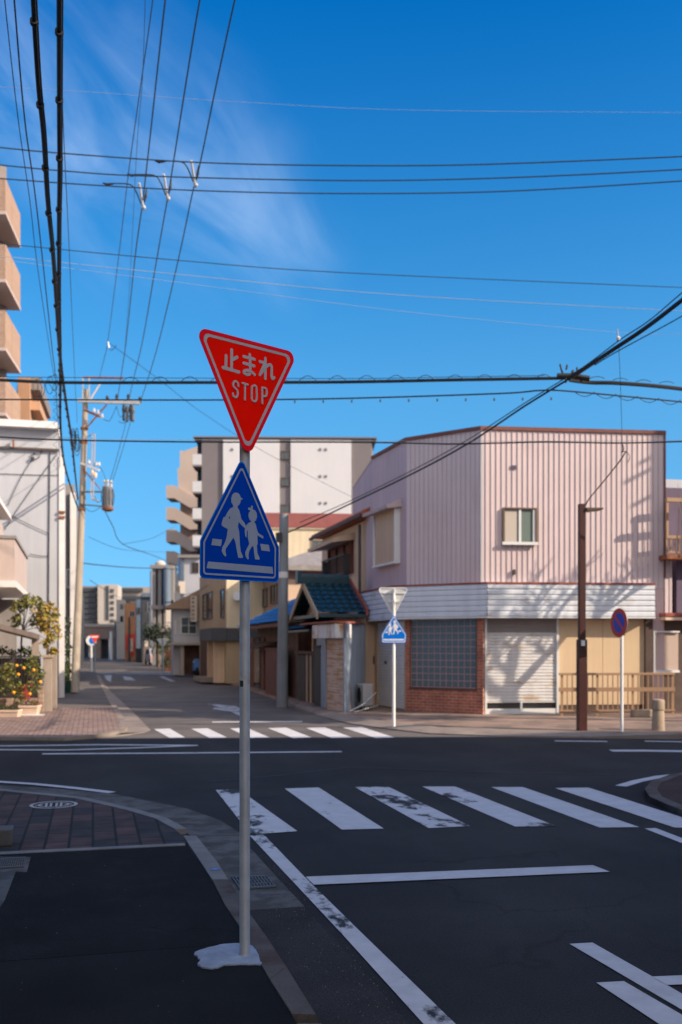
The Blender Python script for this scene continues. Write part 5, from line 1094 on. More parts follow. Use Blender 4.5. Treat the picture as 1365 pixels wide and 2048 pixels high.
T = block('apartment_tower', 'lower orange-tan apartment wing behind the white house roof', [xy(P(36, 0, 50)), xy(P(60, 0, 50)), xy(P(81, 0, 58)), xy(P(30, 0, 60))], 0, Hz(755, 50), m['apartment_orange'])
a, c = P(60, 0, 50.5), P(84, 0, 57); F_ = Fac(xy(a), xy(c))
for zt_, zb_ in ((Hz(789, 54), Hz(812, 54)), (Hz(833, 54), Hz(850, 54))):
    b = MB(); b.fbox(F_, 0, F_.len, zb_, zt_, 0, .5); b.build('balcony', m['soffit_grey'] if zt_ > 14.6 else m['apartment_orange'], T)
# grey houses behind the pole
T = block('grey_house', 'grey ribbed house hidden behind the left utility pole', rectp(-7, -.78, 44.5, 60), .08, Hz(990, 46), m['far_grey'])
Fg = Fac((-7, 44.5), (-.78, 44.5)); win(Fg, T, 133, 1138, 141, 1176, 'frame_white', 'glass_dark', 0)
b = MB(); b.box(-.95, -.70, 44.3, 44.48, .08, Hz(1000, 45)); b.build('downpipe', m['cap_white'], T)
T = block('dark_house', 'dark house row beyond the left utility pole', rectp(-8, -.95, 66, 120), .08, 7.0, m['far_dark'])
b = MB(); random.seed(9)
for i in range(26): leaves(b, (-1.05+random.uniform(-.15, .15), 37.6+random.uniform(-.5, .5), .4+i*.095), .28, 26, .12, nmat=2)
b.build('hedge', [m['leaf_dark'], m['leaf_green']], label='narrow dark green clipped hedge column beside the left utility pole', cat='hedge')
# carport, gate pillars, fence, planters and plants
cp0, cp1 = P(-40, 1247, 24.2), P(80, 1279, 26.2)
T = thing('carport', 'brown sloping carport roof edge above the potted orange trees', 'carport', (cp1.x-.6, cp1.y, .08))
b = MB(); d_ = Vector((-.3, 2.2, 0)); u_ = Vector((0, 0, .13)); b.solid([cp0, cp1, cp1+d_, cp0+d_], [cp0+u_, cp1+u_, cp1+d_+u_, cp0+d_+u_]); b.build('roof', m['carport_brown'], T)
b = MB(); b.box(cp1.x-.22, cp1.x-.04, cp1.y+.3, cp1.y+.5, .08, cp1.z-.005); b.build('post', m['pillar_tan'], T)
def pillar(px0, px1, py, D, mat, label, cap=True):
    a, c = P(px0, 0, D), P(px1, 0, D); z = Hz(py, D); T = thing('gate_pillar', label, 'pillar', ((a.x+c.x)/2, a.y, .08))
    b = MB(); b.box(a.x, c.x, a.y, a.y+.35, .08, z); b.build('shaft', m[mat], T, bevel=.012)
    if cap: b = MB(); b.box(a.x-.03, c.x+.03, a.y-.03, a.y+.38, z+.001, z+.08); b.build('cap', m['bollard_stone'], T, bevel=.01)
pillar(87, 104, 1316, 26.3, 'pillar_tan', 'broad tan rendered gate pillar beside the orange trees')
pillar(104.5, 114, 1304, 27.6, 'pillar_tan', 'taller slim capped gate pillar next to the white house')
pillar(76, 87, 1373, 25.6, 'wall_block', 'short reddish block pillar right of the planters', False)
FB0 = Fac(xy(P(-30, 0, 26)), xy(P(82, 0, 26.4))); T = thing('railing_fence', 'dark vertical-bar garden fence behind the orange trees', 'fence', (*FB0.xy(FB0.len/2), .08))
b = MB(); b.fbox(FB0, 0, FB0.len, .08, .45, -.12, 0); b.build('base_wall', m['wall_block'], T)
b = MB(); z = Hz(1312, 26.2); b.fbox(FB0, 0, FB0.len, z-.04, z, -.03, .0); b.fbox(FB0, 0, FB0.len, .52, .56, -.03, 0)
for i in range(int(FB0.len/.07)): b.fbox(FB0, i*.07, i*.07+.018, .56, z-.04, -.022, -.006)
b.build('bars', m['iron'], T)
b = MB(); b.fbox(FB0, 0, FB0.len, .1, 1.5, -.5, -.45); b.build('screen', m['wood_grey'], T)
def planter(px0, px1, pt, pb, D, label, red):
    a, c = P(px0, 0, D), P(px1, 0, D); z1 = Hz(pt, D); z0 = Hz(pb, D); w = (c-a).length; T = thing('planter', label, 'planter', ((a.x+c.x)/2, a.y+.12, z0))
    F_ = Fac(xy(a), xy(c)); b = MB(); i = .04
    b.solid([F_.pt(i, z0, -.0-i), F_.pt(w-i, z0, -i), F_.pt(w-i, z0, -.28), F_.pt(i, z0, -.28)], [F_.pt(0, z1-.05, 0), F_.pt(w, z1-.05, 0), F_.pt(w, z1-.05, -.32), F_.pt(0, z1-.05, -.32)])
    b.fbox(F_, -.012, w+.012, z1-.049, z1, -.335, .015); b.build('box', m['planter_cream'], T)
    b = MB(); b.fbox(F_, .02, w-.02, z1+.001, z1+.012, -.31, -.01); b.build('soil', m['soil'], T)
    b = MB(); random.seed(int(px0)+50)
    for k in range(9): leaves(b, F_.pt(w*(.1+.8*random.random()), z1+.05, -.15), .09, 26, .05, nmat=2)
    b.build('bedding_plants', [m['flower_red'] if red else m['leaf_dark'], m['leaf_green']], T); return T
planter(-14, 36, 1420, 1441, 24.4, 'long cream planter box at the left edge holding low greenery', False)
planter(38, 75, 1411, 1431, 24.9, 'cream planter box with red bedding flowers raised on a pale block', True)
a, c = P(34, 0, 24.75), P(83, 0, 24.75); b = MB(); F_ = Fac(xy(a), xy(c)); w = F_.len; z0, z1 = .08, Hz(1430, 24.9)-.006
b.fbox(F_, 0, w, z0, z0+.03, -.3, 0); b.fbox(F_, 0, w, z1-.03, z1, -.3, 0)
for i in range(8): s = w*i/7*.965; b.fbox(F_, s, s+w*.035, z0+.0305, z1-.0305, -.3, -.001)
b.build('hollow_block', m['cap_white'], label='pale concrete block with a row of holes under the right planter', cat='block')
def citrus(base, crowns, fr, label, tall):
    T = thing('orange_tree', label, 'tree', base); b = MB(); random.seed(int(base[0]*100)+7); bx = Vector(base)
    cs_ = [Vector(c) for c, r in crowns]
    b.tube(spline([bx, bx+Vector((.02, 0, .3)), cs_[0]], 4), [.022-.0015*i for i in range(9)], 6)
    for c in cs_[1:]: b.tube([bx+Vector((.02, 0, .3)), (bx+c)/2+Vector((0, 0, .1)), c], [.014, .010, .005], 5)
    b.build('trunk', m['bark'], T)
    b = MB()
    for c, r in crowns: leaves(b, c, r, int(260*(r/.25)**2), .075, nmat=4)
    b.build('crown', [m['leaf_olive'], m['leaf_green'], m['leaf_dark'], m['leaf_olive']], T)
    for q in fr: b = MB(); b.ball(q, .040, 10, 7); b.build('orange', m['orange_fruit'], T, smooth=True)
def Pd(px, py, D): return tuple(P(px, py, D))
citrus((Pd(27, 0, 25.1)[0], Pd(27, 0, 25.1)[1], .3), [(Pd(12, 1350, 25.2), .27), (Pd(30, 1370, 25.1), .22), (Pd(20, 1338, 25.3), .18), (Pd(38, 1393, 25.0), .17), (Pd(4, 1375, 25.2), .2)],
       [Pd(34, 1331, 25), Pd(37, 1349, 24.85), Pd(28, 1385, 24.8)], 'leafy small orange tree at the left edge with a red pot behind', 1)
citrus((Pd(57, 0, 25.1)[0], Pd(57, 0, 25.1)[1], .4), [(Pd(68, 1340, 25.3), .24), (Pd(80, 1352, 25.2), .16), (Pd(66, 1372, 25.1), .17), (Pd(56, 1332, 25.4), .15), (Pd(66, 1318, 25.4), .12)],
       [Pd(48, 1336, 24.95), Pd(68, 1340, 24.98), Pd(81, 1364, 24.95), Pd(60, 1388, 24.85)], 'sparser orange tree with four bright fruits above the red-flowered planter', 1)
q = P(50, 1372, 25.7); b = MB(); b.lathe((q.x, q.y, .45), [(.14, 0), (.19, .33), (.20, .38), (.17, .38)], 16); b.build('flower_pot', m['flower_red'], label='dark red flower pot between the two orange trees', cat='pot')
# young tree with yellowing leaves
tb = P(42, 0, 27.2); T = thing('young_tree', 'slim young tree with green and yellowing leaves against the white wall', 'tree', (tb.x, tb.y, .08)); random.seed(31)
b = MB(); top = P(50, 1215, 27.2); b.tube(spline([(tb.x, tb.y, .08), P(43, 1290, 27.2), P(48, 1240, 27.2), top], 5), [.035-.0018*i for i in range(16)], 7)
for c in ((35, 1215), (72, 1225), (95, 1235), (100, 1265), (62, 1200), (90, 1210), (105, 1290)): e_ = P(*c, 27.2+random.uniform(-.4, .4)); s_ = P(46, 1262, 27.2); b.tube(spline([s_, (s_+e_)/2+Vector((0, 0, .10)), e_], 4), [.014-.0013*i for i in range(9)], 5)
b.build('trunk', m['bark'], T)
b = MB(); b2 = MB()
for c, r, y in (((40, 1212), .24, 0), ((58, 1200), .22, 0), ((33, 1238), .17, 0), ((75, 1204), .18, 0), ((30, 1248), .10, 0), ((82, 1225), .24, 1), ((100, 1215), .20, 1), ((98, 1240), .24, 1), ((110, 1255), .16, 1), ((85, 1250), .18, 1), ((100, 1270), .18, 1), ((92, 1285), .14, 1), ((112, 1228), .12, 0), ((105, 1300), .13, 1), ((118, 1272), .08, 1), ((70, 1240), .13, 0)):
    p = P(*c, 27.2+random.uniform(-.35, .35)); leaves(b2 if y else b, p, r, int(95*(r/.2)**2), .12, nmat=3, droop=.5)
for q in b2.f: pass
o = len(b.v); b.v += b2.v; b.f += [tuple(i+o for i in f) for f in b2.f]; b.m += [3+k for k in b2.m]
b.build('crown', [m['leaf_olive'], m['leaf_green'], m['leaf_olive'], m['leaf_yellow'], m['leaf_olive'], m['leaf_yellow']], T)
b = MB(); random.seed(12)
for c in ((25, 1306), (45, 1302), (60, 1304), (70, 1306), (5, 1300)): leaves(b, P(*c, 27.0), .14, 70, .10, nmat=2)
b.build('shrub', [m['leaf_green'], m['leaf_dark']], label='low green shrub tops just above the dark garden fence', cat='shrub')
# small things on the footway
q = G(133, 1385, .08); T = thing('flower_pot', 'dark green round flower pot at the foot of the left utility pole', 'pot', (q.x, q.y, .08))
b = MB(); b.lathe((q.x, q.y, .08), [(.17, 0), (.23, .36), (.245, .42), (.21, .42)], 18); b.build('pot', m['pot_green'], T, smooth=True)
b = MB(); random.seed(2); [leaves(b, (q.x+random.uniform(-.06, .06), q.y, .55+.12*i), .11, 22, .14, nmat=2) for i in range(6)]; b.build('plant', [m['leaf_olive'], m['leaf_green']], T)
q = G(121, 1383, .08); T = thing('rubbish_bin', 'white rounded bin with a small blue lid by the white house', 'bin', (q.x, q.y, .08))
b = MB(); b.lathe((q.x, q.y, .08), [(.14, 0), (.17, .25), (.17, .5), (.13, .62), (.08, .66)], 18); b.build('body', m['white_paint'], T, smooth=True)
b = MB(); b.box(q.x-.08, q.x+.08, q.y-.1, q.y+.08, .741, .83); b.build('lid', m['sticker_blue'], T, bevel=.02)
# far-left street signs, poles, parked vehicles
def pole_sign(px, pb, D, label):
    q = P(px, 0, D); T = thing('sign_post', label, 'road sign', (q.x, q.y, .08)); return T, q
T, q = pole_sign(183, 1345, 66, 'far white post with a round white and blue sign'); b = MB(); b.cyl((q.x, q.y, .08), (q.x, q.y, Hz(1273, 66)), .06, n=10); b.build('pole', m['post_white'], T)
Fq = Fac((q.x-1, q.y-.07), (q.x+1, q.y-.07)); zc = Hz(1281, 66)
b = MB(); b.plate(Fq, [(1+.34*math.cos(i*.3142), zc+.34*math.sin(i*.3142)) for i in range(20)], -.02, 0); ds = b.build('disc', m['white_paint'], T)
b = MB(); b.plate(Fq, [(1+.06+.2*math.cos(i*.3142), zc+.24*math.sin(i*.3142)) for i in range(20)], .001, .01); b.build('blue_mark', m['sign_blue_bright'], ds)
T, q = pole_sign(190, 1347, 64, 'far grey post with a red inverted triangle sign'); b = MB(); b.cyl((q.x, q.y, .08), (q.x, q.y, Hz(1270, 64)), .05, n=10); b.build('pole', m['steel_post'], T)
Fq = Fac((q.x-1, q.y-.07), (q.x+1, q.y-.07)); b = MB(); b.plate(Fq, rounded([(1-.33, Hz(1270, 64)), (1+.33, Hz(1270, 64)), (1, Hz(1286, 64)-.04)], .05, 4), -.02, 0); ds = b.build('triangle', m['signage_red'], T)
b = MB(); b.fbox(Fq, .8, 1.2, Hz(1275, 64), Hz(1272.5, 64), .001, .01); b.build('lettering', m['white_paint'], ds)
T, q = pole_sign(326, 1348, 64, 'far grey post showing the back of a triangle sign'); b = MB(); b.cyl((q.x, q.y, .08), (q.x, q.y, Hz(1278, 64)), .05, n=10); b.build('pole', m['steel_post'], T)
Fq = Fac((q.x-1, q.y+.07), (q.x+1, q.y+.07)); b = MB(); b.plate(Fq, rounded([(1-.40, Hz(1277, 64)), (1+.40, Hz(1277, 64)), (1, Hz(1297, 64))], .05, 4), -.02, 0); b.build('triangle_back', m['sign_back'], T)
for px, pt, D, r, mt, lb in ((357, 1172, 60, .14, 'concrete_pole', 'brown weathered utility pole in front of the white gabled house'), (259, 1234, 110, .16, 'iron_grey', 'dark utility pole before the orange-brown building'), (222, 1263, 124, .2, 'post_white', 'pale post standing before the viaduct'), (245, 1230, 128, .16, 'iron_grey', 'dark utility pole before the small beige building')):
    q = P(px, 0, D); T = thing('utility_pole', lb, 'utility pole', (q.x, q.y, 0)); b = MB(); b.cyl((q.x, q.y, 0), (q.x, q.y, Hz(pt, D)), r, r*.75, 10); b.build('shaft', m[mt], T)
    if pt < 1200: b = MB(); z = Hz(1192, D); b.box(q.x-.25, q.x+.1, q.y-.35, q.y-.15, z-.3, z+.2); b.build('meter_box', m['galvanised'], T); b = MB(); z=Hz(1280,D); b.lathe((q.x, q.y-.4, z-.5), [(.1, 0), (.38, .3), (.42, .8), (.2, 1.0)], 12); b.build('dark_fitting', m['far_dark'], T)
def car(q, ang, label, paint):
    T = thing('parked_car', label, 'car', (q.x, q.y, .02)); c_, s_ = math.cos(ang), math.sin(ang)
    def w(x, y, z): return (q.x+x*c_-y*s_, q.y+x*s_+y*c_, .02+z)
    b = MB(); pr = [(-.78, .28), (-.80, .62), (-.80, .92), (-.74, 1.0)]
    side = [(-1.75, .25), (-1.78, .7), (-1.55, .95), (-1.25, 1.45), (-.9, 1.52), (.75, 1.5), (1.35, .98), (1.75, .82), (1.78, .3)]
    vs = [w(-.74, y, z) for y, z in side]+[w(.74, y, z) for y, z in side]; n = len(side)
    b.add(vs, [tuple(range(n-1, -1, -1)), tuple(range(n, 2*n))]+[(i, (i+1) % n, n+(i+1) % n, n+i) for i in range(n)]); b.build('body', m[paint], T, bevel=.06)
    b = MB(); b.add([w(-.62, -1.53, 1.0), w(.62, -1.53, 1.0), w(.58, -1.285, 1.42), w(-.58, -1.285, 1.42)], [(0, 1, 2, 3)]); b.build('rear_window', m['glass_dark'], T)
    for sx in (-1, 1):
        b = MB(); b.add([w(sx*.745, -1.25, 1.0), w(sx*.745, 1.1, 1.0), w(sx*.745, .7, 1.42), w(sx*.745, -1.0, 1.42)], [(0, 1, 2, 3)]); b.build('side_window', m['glass_dark'], T)
        for y in (-1.15, 1.15): b = MB(); b.cyl(w(sx*.60, y, .29), w(sx*.765, y, .29), .29, n=16); b.build('wheel', m['tyre'], T)
        b = MB(); b.add([w(sx*.72, -1.79, .6), w(sx*.5, -1.79, .6), w(sx*.5, -1.70, .85), w(sx*.72, -1.70, .85)], [(0, 1, 2, 3)]); b.build('tail_light', m['signage_red'], T)
q = P(311, 0, 92); car(q, .1, 'pale grey car parked on the right of the far street', 'car_paint')
q = P(392, 0, 57.5); T = thing('scooter', 'blue and white scooter parked at the cream house corner', 'scooter', (q.x, q.y, .1)); z = .1
for y in (-.55, .55): b = MB(); b.cyl((q.x-.05, q.y+y, z+.24), (q.x+.05, q.y+y, z+.24), .24, n=14); b.build('wheel', m['tyre'], T)
b = MB(); b.solid([(q.x-.16, q.y-.45, z+.25), (q.x+.16, q.y-.45, z+.25), (q.x+.16, q.y+.6, z+.25), (q.x-.16, q.y+.6, z+.25)], [(q.x-.1, q.y-.2, z+.55), (q.x+.1, q.y-.2, z+.55), (q.x+.14, q.y+.65, z+.75), (q.x-.14, q.y+.65, z+.75)]); b.build('body', m['scooter_blue'], T, bevel=.04)
b = MB(); b.solid([(q.x-.18, q.y-.62, z+.35), (q.x+.18, q.y-.62, z+.35), (q.x+.18, q.y-.52, z+.35), (q.x-.18, q.y-.52, z+.35)], [(q.x-.15, q.y-.5, z+.95), (q.x+.15, q.y-.5, z+.95), (q.x+.15, q.y-.42, z+.95), (q.x-.15, q.y-.42, z+.95)]); b.build('leg_shield', m['scooter_blue'], T, bevel=.02)
b = MB(); b.tube([(q.x-.32, q.y-.4, z+1.02), (q.x, q.y-.46, z+.98), (q.x+.32, q.y-.4, z+1.02)], .02, 6); b.build('handlebar', m['iron'], T)
b = MB(); b.box(q.x-.12, q.x+.12, q.y+.1, q.y+.7, z+.751, z+.82); b.build('seat', m['white_paint'], T, bevel=.03)
b = MB(); random.seed(40)
tq = P(312, 0, 80)
T = thing('street_tree', 'dark bushy tree in front of the concrete frame building', 'tree', (tq.x+.2, tq.y, 0)); b.tube([(tq.x+.2, tq.y, 0), (tq.x+.2, tq.y, 1.6)], [.12, .08], 8); b.build('trunk', m['bark'], T)
b = MB()
for i in range(14): leaves(b, (tq.x+.2+random.uniform(-.9, .9), tq.y+random.uniform(-.6, .6), 2.4+random.uniform(-.9, .9)), .5, 70, .22, nmat=2)
b.build('crown', [m['leaf_dark'], m['leaf_dark']], T)
for i, (px, D) in enumerate(((140, 150), (170, 150), (205, 152), (240, 150))):
    q = P(px, 0, D); T = thing('bare_tree', 'bare winter tree in the row before the viaduct', 'tree', (q.x, q.y, 0), 'bare trees before the viaduct'); b = MB(); random.seed(60+i)
    b.tube([(q.x, q.y, 0), (q.x, q.y, 2.2)], [.2, .14], 7)
    for k in range(26): a_ = random.uniform(0, 6.28); r = random.uniform(.6, 2.4); b.tube([(q.x, q.y, random.uniform(1.4, 2.2)), (q.x+r*.5*math.cos(a_), q.y+r*.5*math.sin(a_), 3.2), (q.x+r*math.cos(a_), q.y+r*math.sin(a_), random.uniform(3.6, 5.6))], [.07, .05, .02], 4)
    b.build('branches', m['bark'], T)

# ------------------------------------------------------------------ left utility pole with transformer
DU = 38.35
T = thing('utility_pole', 'tall weathered concrete utility pole with crossarm and grey transformer', 'utility pole', tuple(G(150, 1386, .08)))
def U(px, py, D=DU): return P(px, py, D)
b = MB(); b.tube([G(150, 1388, .06), U(158, 1180), U(165, 1000), U(172, 779)], [.155, .14, .125, .10], 16); b.build('shaft', m['concrete_pole'], T, smooth=True)
Rv = Vector((math.cos(TH), -math.sin(TH), 0)); Fv = Vector((math.sin(TH), math.cos(TH), 0))
def bar(p, q, w, mat, name, par=None):
    p, q = Vector(p), Vector(q); d = (q-p).normalized(); s = d.cross(Vector((0, 0, 1))) if abs(d.z) < .95 else Rv.copy(); s.normalize(); u = s.cross(d).normalized(); s *= w/2; u *= w/2
    b = MB(); b.solid([p-s-u, p+s-u, p+s+u, p-s+u], [q-s-u, q+s-u, q+s+u, q-s+u]); return b.build(name, m[mat], par or T)
fo_ = -Fv*.16
bar(U(158, 803)+fo_, U(283, 808)+fo_, .13, 'galvanised', 'crossarm'); bar(U(216, 811)+fo_, U(176, 857)+fo_, .05, 'rust', 'brace')
bar(U(168, 757)+fo_*.8, U(249, 758)+fo_*.8, .07, 'rust', 'upper_crossarm')
for px in (168.5, 181): bar(U(px, 758)+fo_, U(px, 806)+fo_, .045, 'galvanised', 'extension_rod')
bar(U(204, 768)+fo_, U(181, 805)+fo_, .04, 'planter_cream', 'brace')
bar(U(172, 822)+fo_, U(208, 841)+fo_*4, .08, 'rust', 'short_arm')
for p in ((193, 829), (201, 832), (209, 840)): b = MB(); q = U(*p)+fo_*2; b.lathe(q, [(.035, 0), (.06, .05), (.035, .09), (.05, .12), (.02, .16)], 10); b.build('insulator', m['porcelain'], T)
for px, py in ((236, 797), (259, 797), (282, 802), (217, 800)): b = MB(); q = U(px, py)+fo_; b.lathe(q-Vector((0, 0, .05)), [(.03, -.1), (.07, -.02), (.045, .04), (.07, .09), (.03, .18)], 10); b.build('insulator', m['iron'], T)
for i, px in enumerate((250, 257, 264, 268)): q = U(px, 812+(i % 2)*2)+fo_; b = MB(); b.lathe(q-Vector((0, 0, .62)), [(.03, 0), (.06, .08), (.05, .3), (.075, .45), (.05, .62)], 10); b.build('cutout_fuse', m['iron_grey'] if i % 2 else m['iron'], T)
b = MB(); c = U(216, 992)
b.lathe(c-Vector((0, 0, .44)), [(.17, 0), (.195, .03), (.195, .72), (.21, .74), (.21, .79), (.10, .83)], 20); tr = b.build('transformer', m['transformer_grey'], T, smooth=True)
for dx, dy in ((-.12, 0), (.02, -.08), (.13, .04)): b = MB(); q = c+Rv*dx+Fv*dy+Vector((0, 0, .37)); b.lathe(q, [(.05, 0), (.03, .05), (.05, .08), (.03, .12), (.06, .17), (.05, .23), (.02, .25)], 10); b.build('bushing', m['porcelain'], tr)
for a in range(10):
    t_ = 2*math.pi*a/10; q = c+Vector((math.cos(t_), math.sin(t_), 0))*.20; b = MB(); b.tube([q-Vector((0, 0, .38)), q+Vector((math.cos(t_)*.05, math.sin(t_)*.05, 0)), q+Vector((0, 0, .26))], .014, 5); b.build('cooling_fin', m['iron'], tr)
b = MB(); b.lathe(c-Vector((0, 0, .60)), [(.10, 0), (.22, .06), (.24, .14), (.20, .155)], 16); b.build('base_cradle', m['rust'], T)
bar(U(165, 985)+fo_, U(205, 985)+fo_, .06, 'iron_grey', 'transformer_arm'); bar(U(168, 938)+fo_, U(203, 980)+fo_, .045, 'rust', 'brace'); bar(U(163, 1010)+fo_, U(208, 1014)+fo_, .05, 'iron_grey', 'transformer_arm')
bar(U(165, 928)+fo_, U(203, 943)+fo_*2, .08, 'porcelain', 'lower_arm')
for p in ((182, 930), (197, 934), (202, 934)): b = MB(); q = U(*p)+fo_*1.6; b.lathe(q, [(.04, 0), (.06, .05), (.03, .1), (.045, .14)], 10); b.build('insulator', m['porcelain'], T)
for p in ((189, 948), (194, 953)): b = MB(); q = U(*p)+fo_*1.6; b.lathe(q, [(.05, -.1), (.085, 0), (.06, .12)], 10); b.build('spool', m['planter_cream'], T)
for dx in (0, 5): b = MB(); b.tube([U(184+dx, 869)+fo_, U(188+dx, 871)+fo_*1.4, U(189+dx-1, 885)+fo_*1.4, U(185+dx, 985)+fo_*1.4, U(186+dx, 1000)+fo_*1.4, U(200, 1004)+fo_], .022, 7); b.build('conduit', m['conduit_tan'], T)
b = MB(); random.seed(4)
for k in range(9):
    cx, cy, rx, ry = 153+random.uniform(-4, 5), 885+random.uniform(-8, 8), random.uniform(3, 7), random.uniform(10, 22); pts = []
    for i in range(15): t_ = 2*math.pi*i/14; pts.append(U(cx+rx*math.cos(t_), cy+ry*math.sin(t_))+fo_*(1+.3*random.random()))
    b.tube(pts, .014, 5)
b.build('cable_coil', m['black_cable'], T)
for py in (857, 885, 1020): b = MB(); q = U(172-(py-779)*.036, py); b.cyl(q-Vector((0, 0, .04)), q+Vector((0, 0, .04)), .15, n=16); b.build('band', m['rust'], T)
random.seed(71)
b = MB()
for (a0, c0), (a1, c1), sg in (((250, 830), (236, 815), 14), ((262, 832), (240, 845), 10), ((209, 840), (236, 815), 16), ((186, 872), (165, 860), 10), ((189, 985), (206, 1002), 12), ((165, 1008), (206, 1014), 14), ((160, 1000), (154, 985), 8), ((216, 966), (202, 936), -6), ((222, 968), (259, 830), 4), ((226, 970), (268, 832), 4)):
    p, q = U(a0, c0)+fo_*1.3, U(a1, c1)+fo_*1.3; b.tube(spline([p, (p+q)/2-Vector((0, 0, sg*.019)), q], 5), .011, 5)
b.build('service_leads', m['black_cable'], T)
# grey pole on the right of the street
pg = G(565, 1412, .04); T = thing('utility_pole', 'thick grey concrete pole with a pale band beside the wooden fence', 'utility pole', (pg.x, pg.y, .0)); Dg = pg.x*math.sin(TH)+pg.y*math.cos(TH)
b = MB(); b.tube([(pg.x, pg.y, 0), (pg.x+.05, pg.y, Hz(1028, Dg))], [.168, .135], 18); b.build('shaft', m['concrete_pole_grey'], T, smooth=True)
b = MB(); z = Hz(1150, Dg); b.tube([(pg.x+.028, pg.y, z-.09), (pg.x+.029, pg.y, z+.09)], .152, 18); b.build('pale_band', m['porcelain'], T)
b = MB(); q = P(556, 1075, Dg-.2); b.box(q.x-.05, q.x+.12, q.y-.08, q.y+.08, q.z-.14, q.z+.14); b.build('cable_clamp', m['iron'], T)
# ------------------------------------------------------------------ overhead wires: surveyed columns and rows with a height each
def W(pts, r, mat, name, label, group, n=6, k=8):
    P3 = []
    for px, py, z in pts: D = (z-HCAM)*FPX/(HYP-py); P3.append(P(px, py, D))
    b = MB(); b.tube(spline(P3, k), r, n); o = b.build(name, m[mat], label=label, cat='wire', group=group); return o, P3
GL, GC = 'wires running along the street', 'wires crossing the street'
def lerpz(l, z0, z1): n = len(l); return [(a, c, z0+(z1-z0)*i/(n-1)) for i, (a, c) in enumerate(l)]
ext = lambda l, a: [a]+l
W([(505, -150, 11.75), (470, 0, 11.6), (434, 165, 11.45), (400, 330, 11.3), (385, 388, 11.26), (357, 520, 11.2), (319, 680, 11.18), (297, 756, 11.15), (282, 801, 11.3)], .013, 'wire_blue', 'power_line', 'rightmost of the high blue-black lines, reaching the outer end of the crossarm', GL)
W([(432, -150, 11.75), (400, 0, 11.6), (367, 200, 11.45), (341, 365, 11.3), (335, 400, 11.26), (312, 530, 11.2), (286, 680, 11.18), (268, 756, 11.15), (259, 796, 11.3)], .013, 'wire_blue', 'power_line', 'middle of the three high lines ending on the crossarm of the left pole', GL)
W([(352, -150, 11.75), (331, 0, 11.6), (300, 280, 11.4), (288, 385, 11.3), (283, 425, 11.26), (270, 520, 11.2), (253, 680, 11.18), (243, 750, 11.15), (236, 796, 11.3)], .013, 'wire_blue', 'power_line', 'innermost of the three high lines ending on the crossarm of the left pole', GL)
W([(322, -150, 13.0), (306, 0, 12.9), (282, 170, 12.8), (257, 350, 12.6), (237, 520, 12.5), (216, 683, 12.3), (208, 720, 12.1), (199, 756, 12.15)], .010, 'wire_blue', 'ground_wire', 'high wire meeting the rusty upper arm of the left pole', GL)
W([(295, -150, 12.0), (291, 0, 12.0), (285, 165, 12.0), (274, 300, 12.0), (260, 565, 12.0), (250, 700, 12.0)], .005, 'wire_blue', 'thin_wire', 'hair-thin steep wire left of the three high lines', GL)
W([(4, -100, 8.6), (10, 0, 8.5), (37, 240, 8.2), (60, 400, 8.1), (75, 530, 8.0), (100, 700, 8.0), (109, 755, 8.0)], .006, 'black_cable', 'thin_wire', 'thin straight black wire nearest the top left corner', GL)
W([(22, -100, 8.6), (29, 0, 8.5), (50, 240, 8.2), (75, 425, 8.1), (105, 700, 8.0), (111, 753, 8.0), (119, 900, 7.9), (122, 960, 7.8)], .0095, 'black_cable', 'thin_wire', 'second thin black wire from the top left corner', GL)
W([(116, -100, 9.2), (121, 50, 9.0), (127, 250, 8.8), (138, 480, 8.6), (147, 690, 8.5), (155, 845, 8.5)], .006, 'wire_blue', 'thin_wire', 'thin blue wire just right of the thick black cables', GL)
ca = [(62, -150), (67, 0), (77, 170), (87, 270), (95, 400), (105, 500), (112, 600), (118, 690), (124.5, 753), (135, 826), (143.6, 885), (154, 982), (156, 1000)]
cb_ = [(119, -150), (119, 0), (119, 250), (119.5, 350), (118, 450), (118, 600), (120, 700), (120.5, 768), (121, 856), (129, 929), (145, 985), (156, 1016)]
za = [7.3, 7.2, 7.0, 6.9, 6.8, 6.75, 6.75, 6.8, 6.9, 7.15, 7.35, 7.62, 7.62]; zb_ = [7.25, 7.15, 7.0, 6.9, 6.85, 6.85, 6.9, 7.0, 7.1, 7.2, 7.28, 7.3]
for lst, zz, lb in ((ca, za, 'thick lashed black cable bowing left at the top of the photo'), (cb_, zb_, 'thick lashed black cable hanging straight right of the other one')):
    pts = [(a, c, z) for (a, c), z in zip(lst, zz)]; P3 = [P(a, c, (z-HCAM)*FPX/(HYP-c)) for a, c, z in pts]; sp = spline(P3, 8)
    b = MB(); b.tube(sp, .021, 8); b.tube([p+Vector((.022, 0, .012)) for p in sp], .012, 6); b.tube([p+Vector((-.014, .0, .024)) for p in sp], .009, 6)
    T = b.build('cable_bundle', m['black_cable'], label=lb, cat='cable', group=GL)
    L = 0
    for i in range(1, len(sp)):
        L += (sp[i]-sp[i-1]).length
        if L > .95 and i < len(sp)-12:
            L = 0; b = MB(); d = (sp[i]-sp[i-1]).normalized(); b.cyl(sp[i]-d*.02, sp[i]+d*.02, .038, n=10); b.build('lashing_clip', m['black_cable'], T)
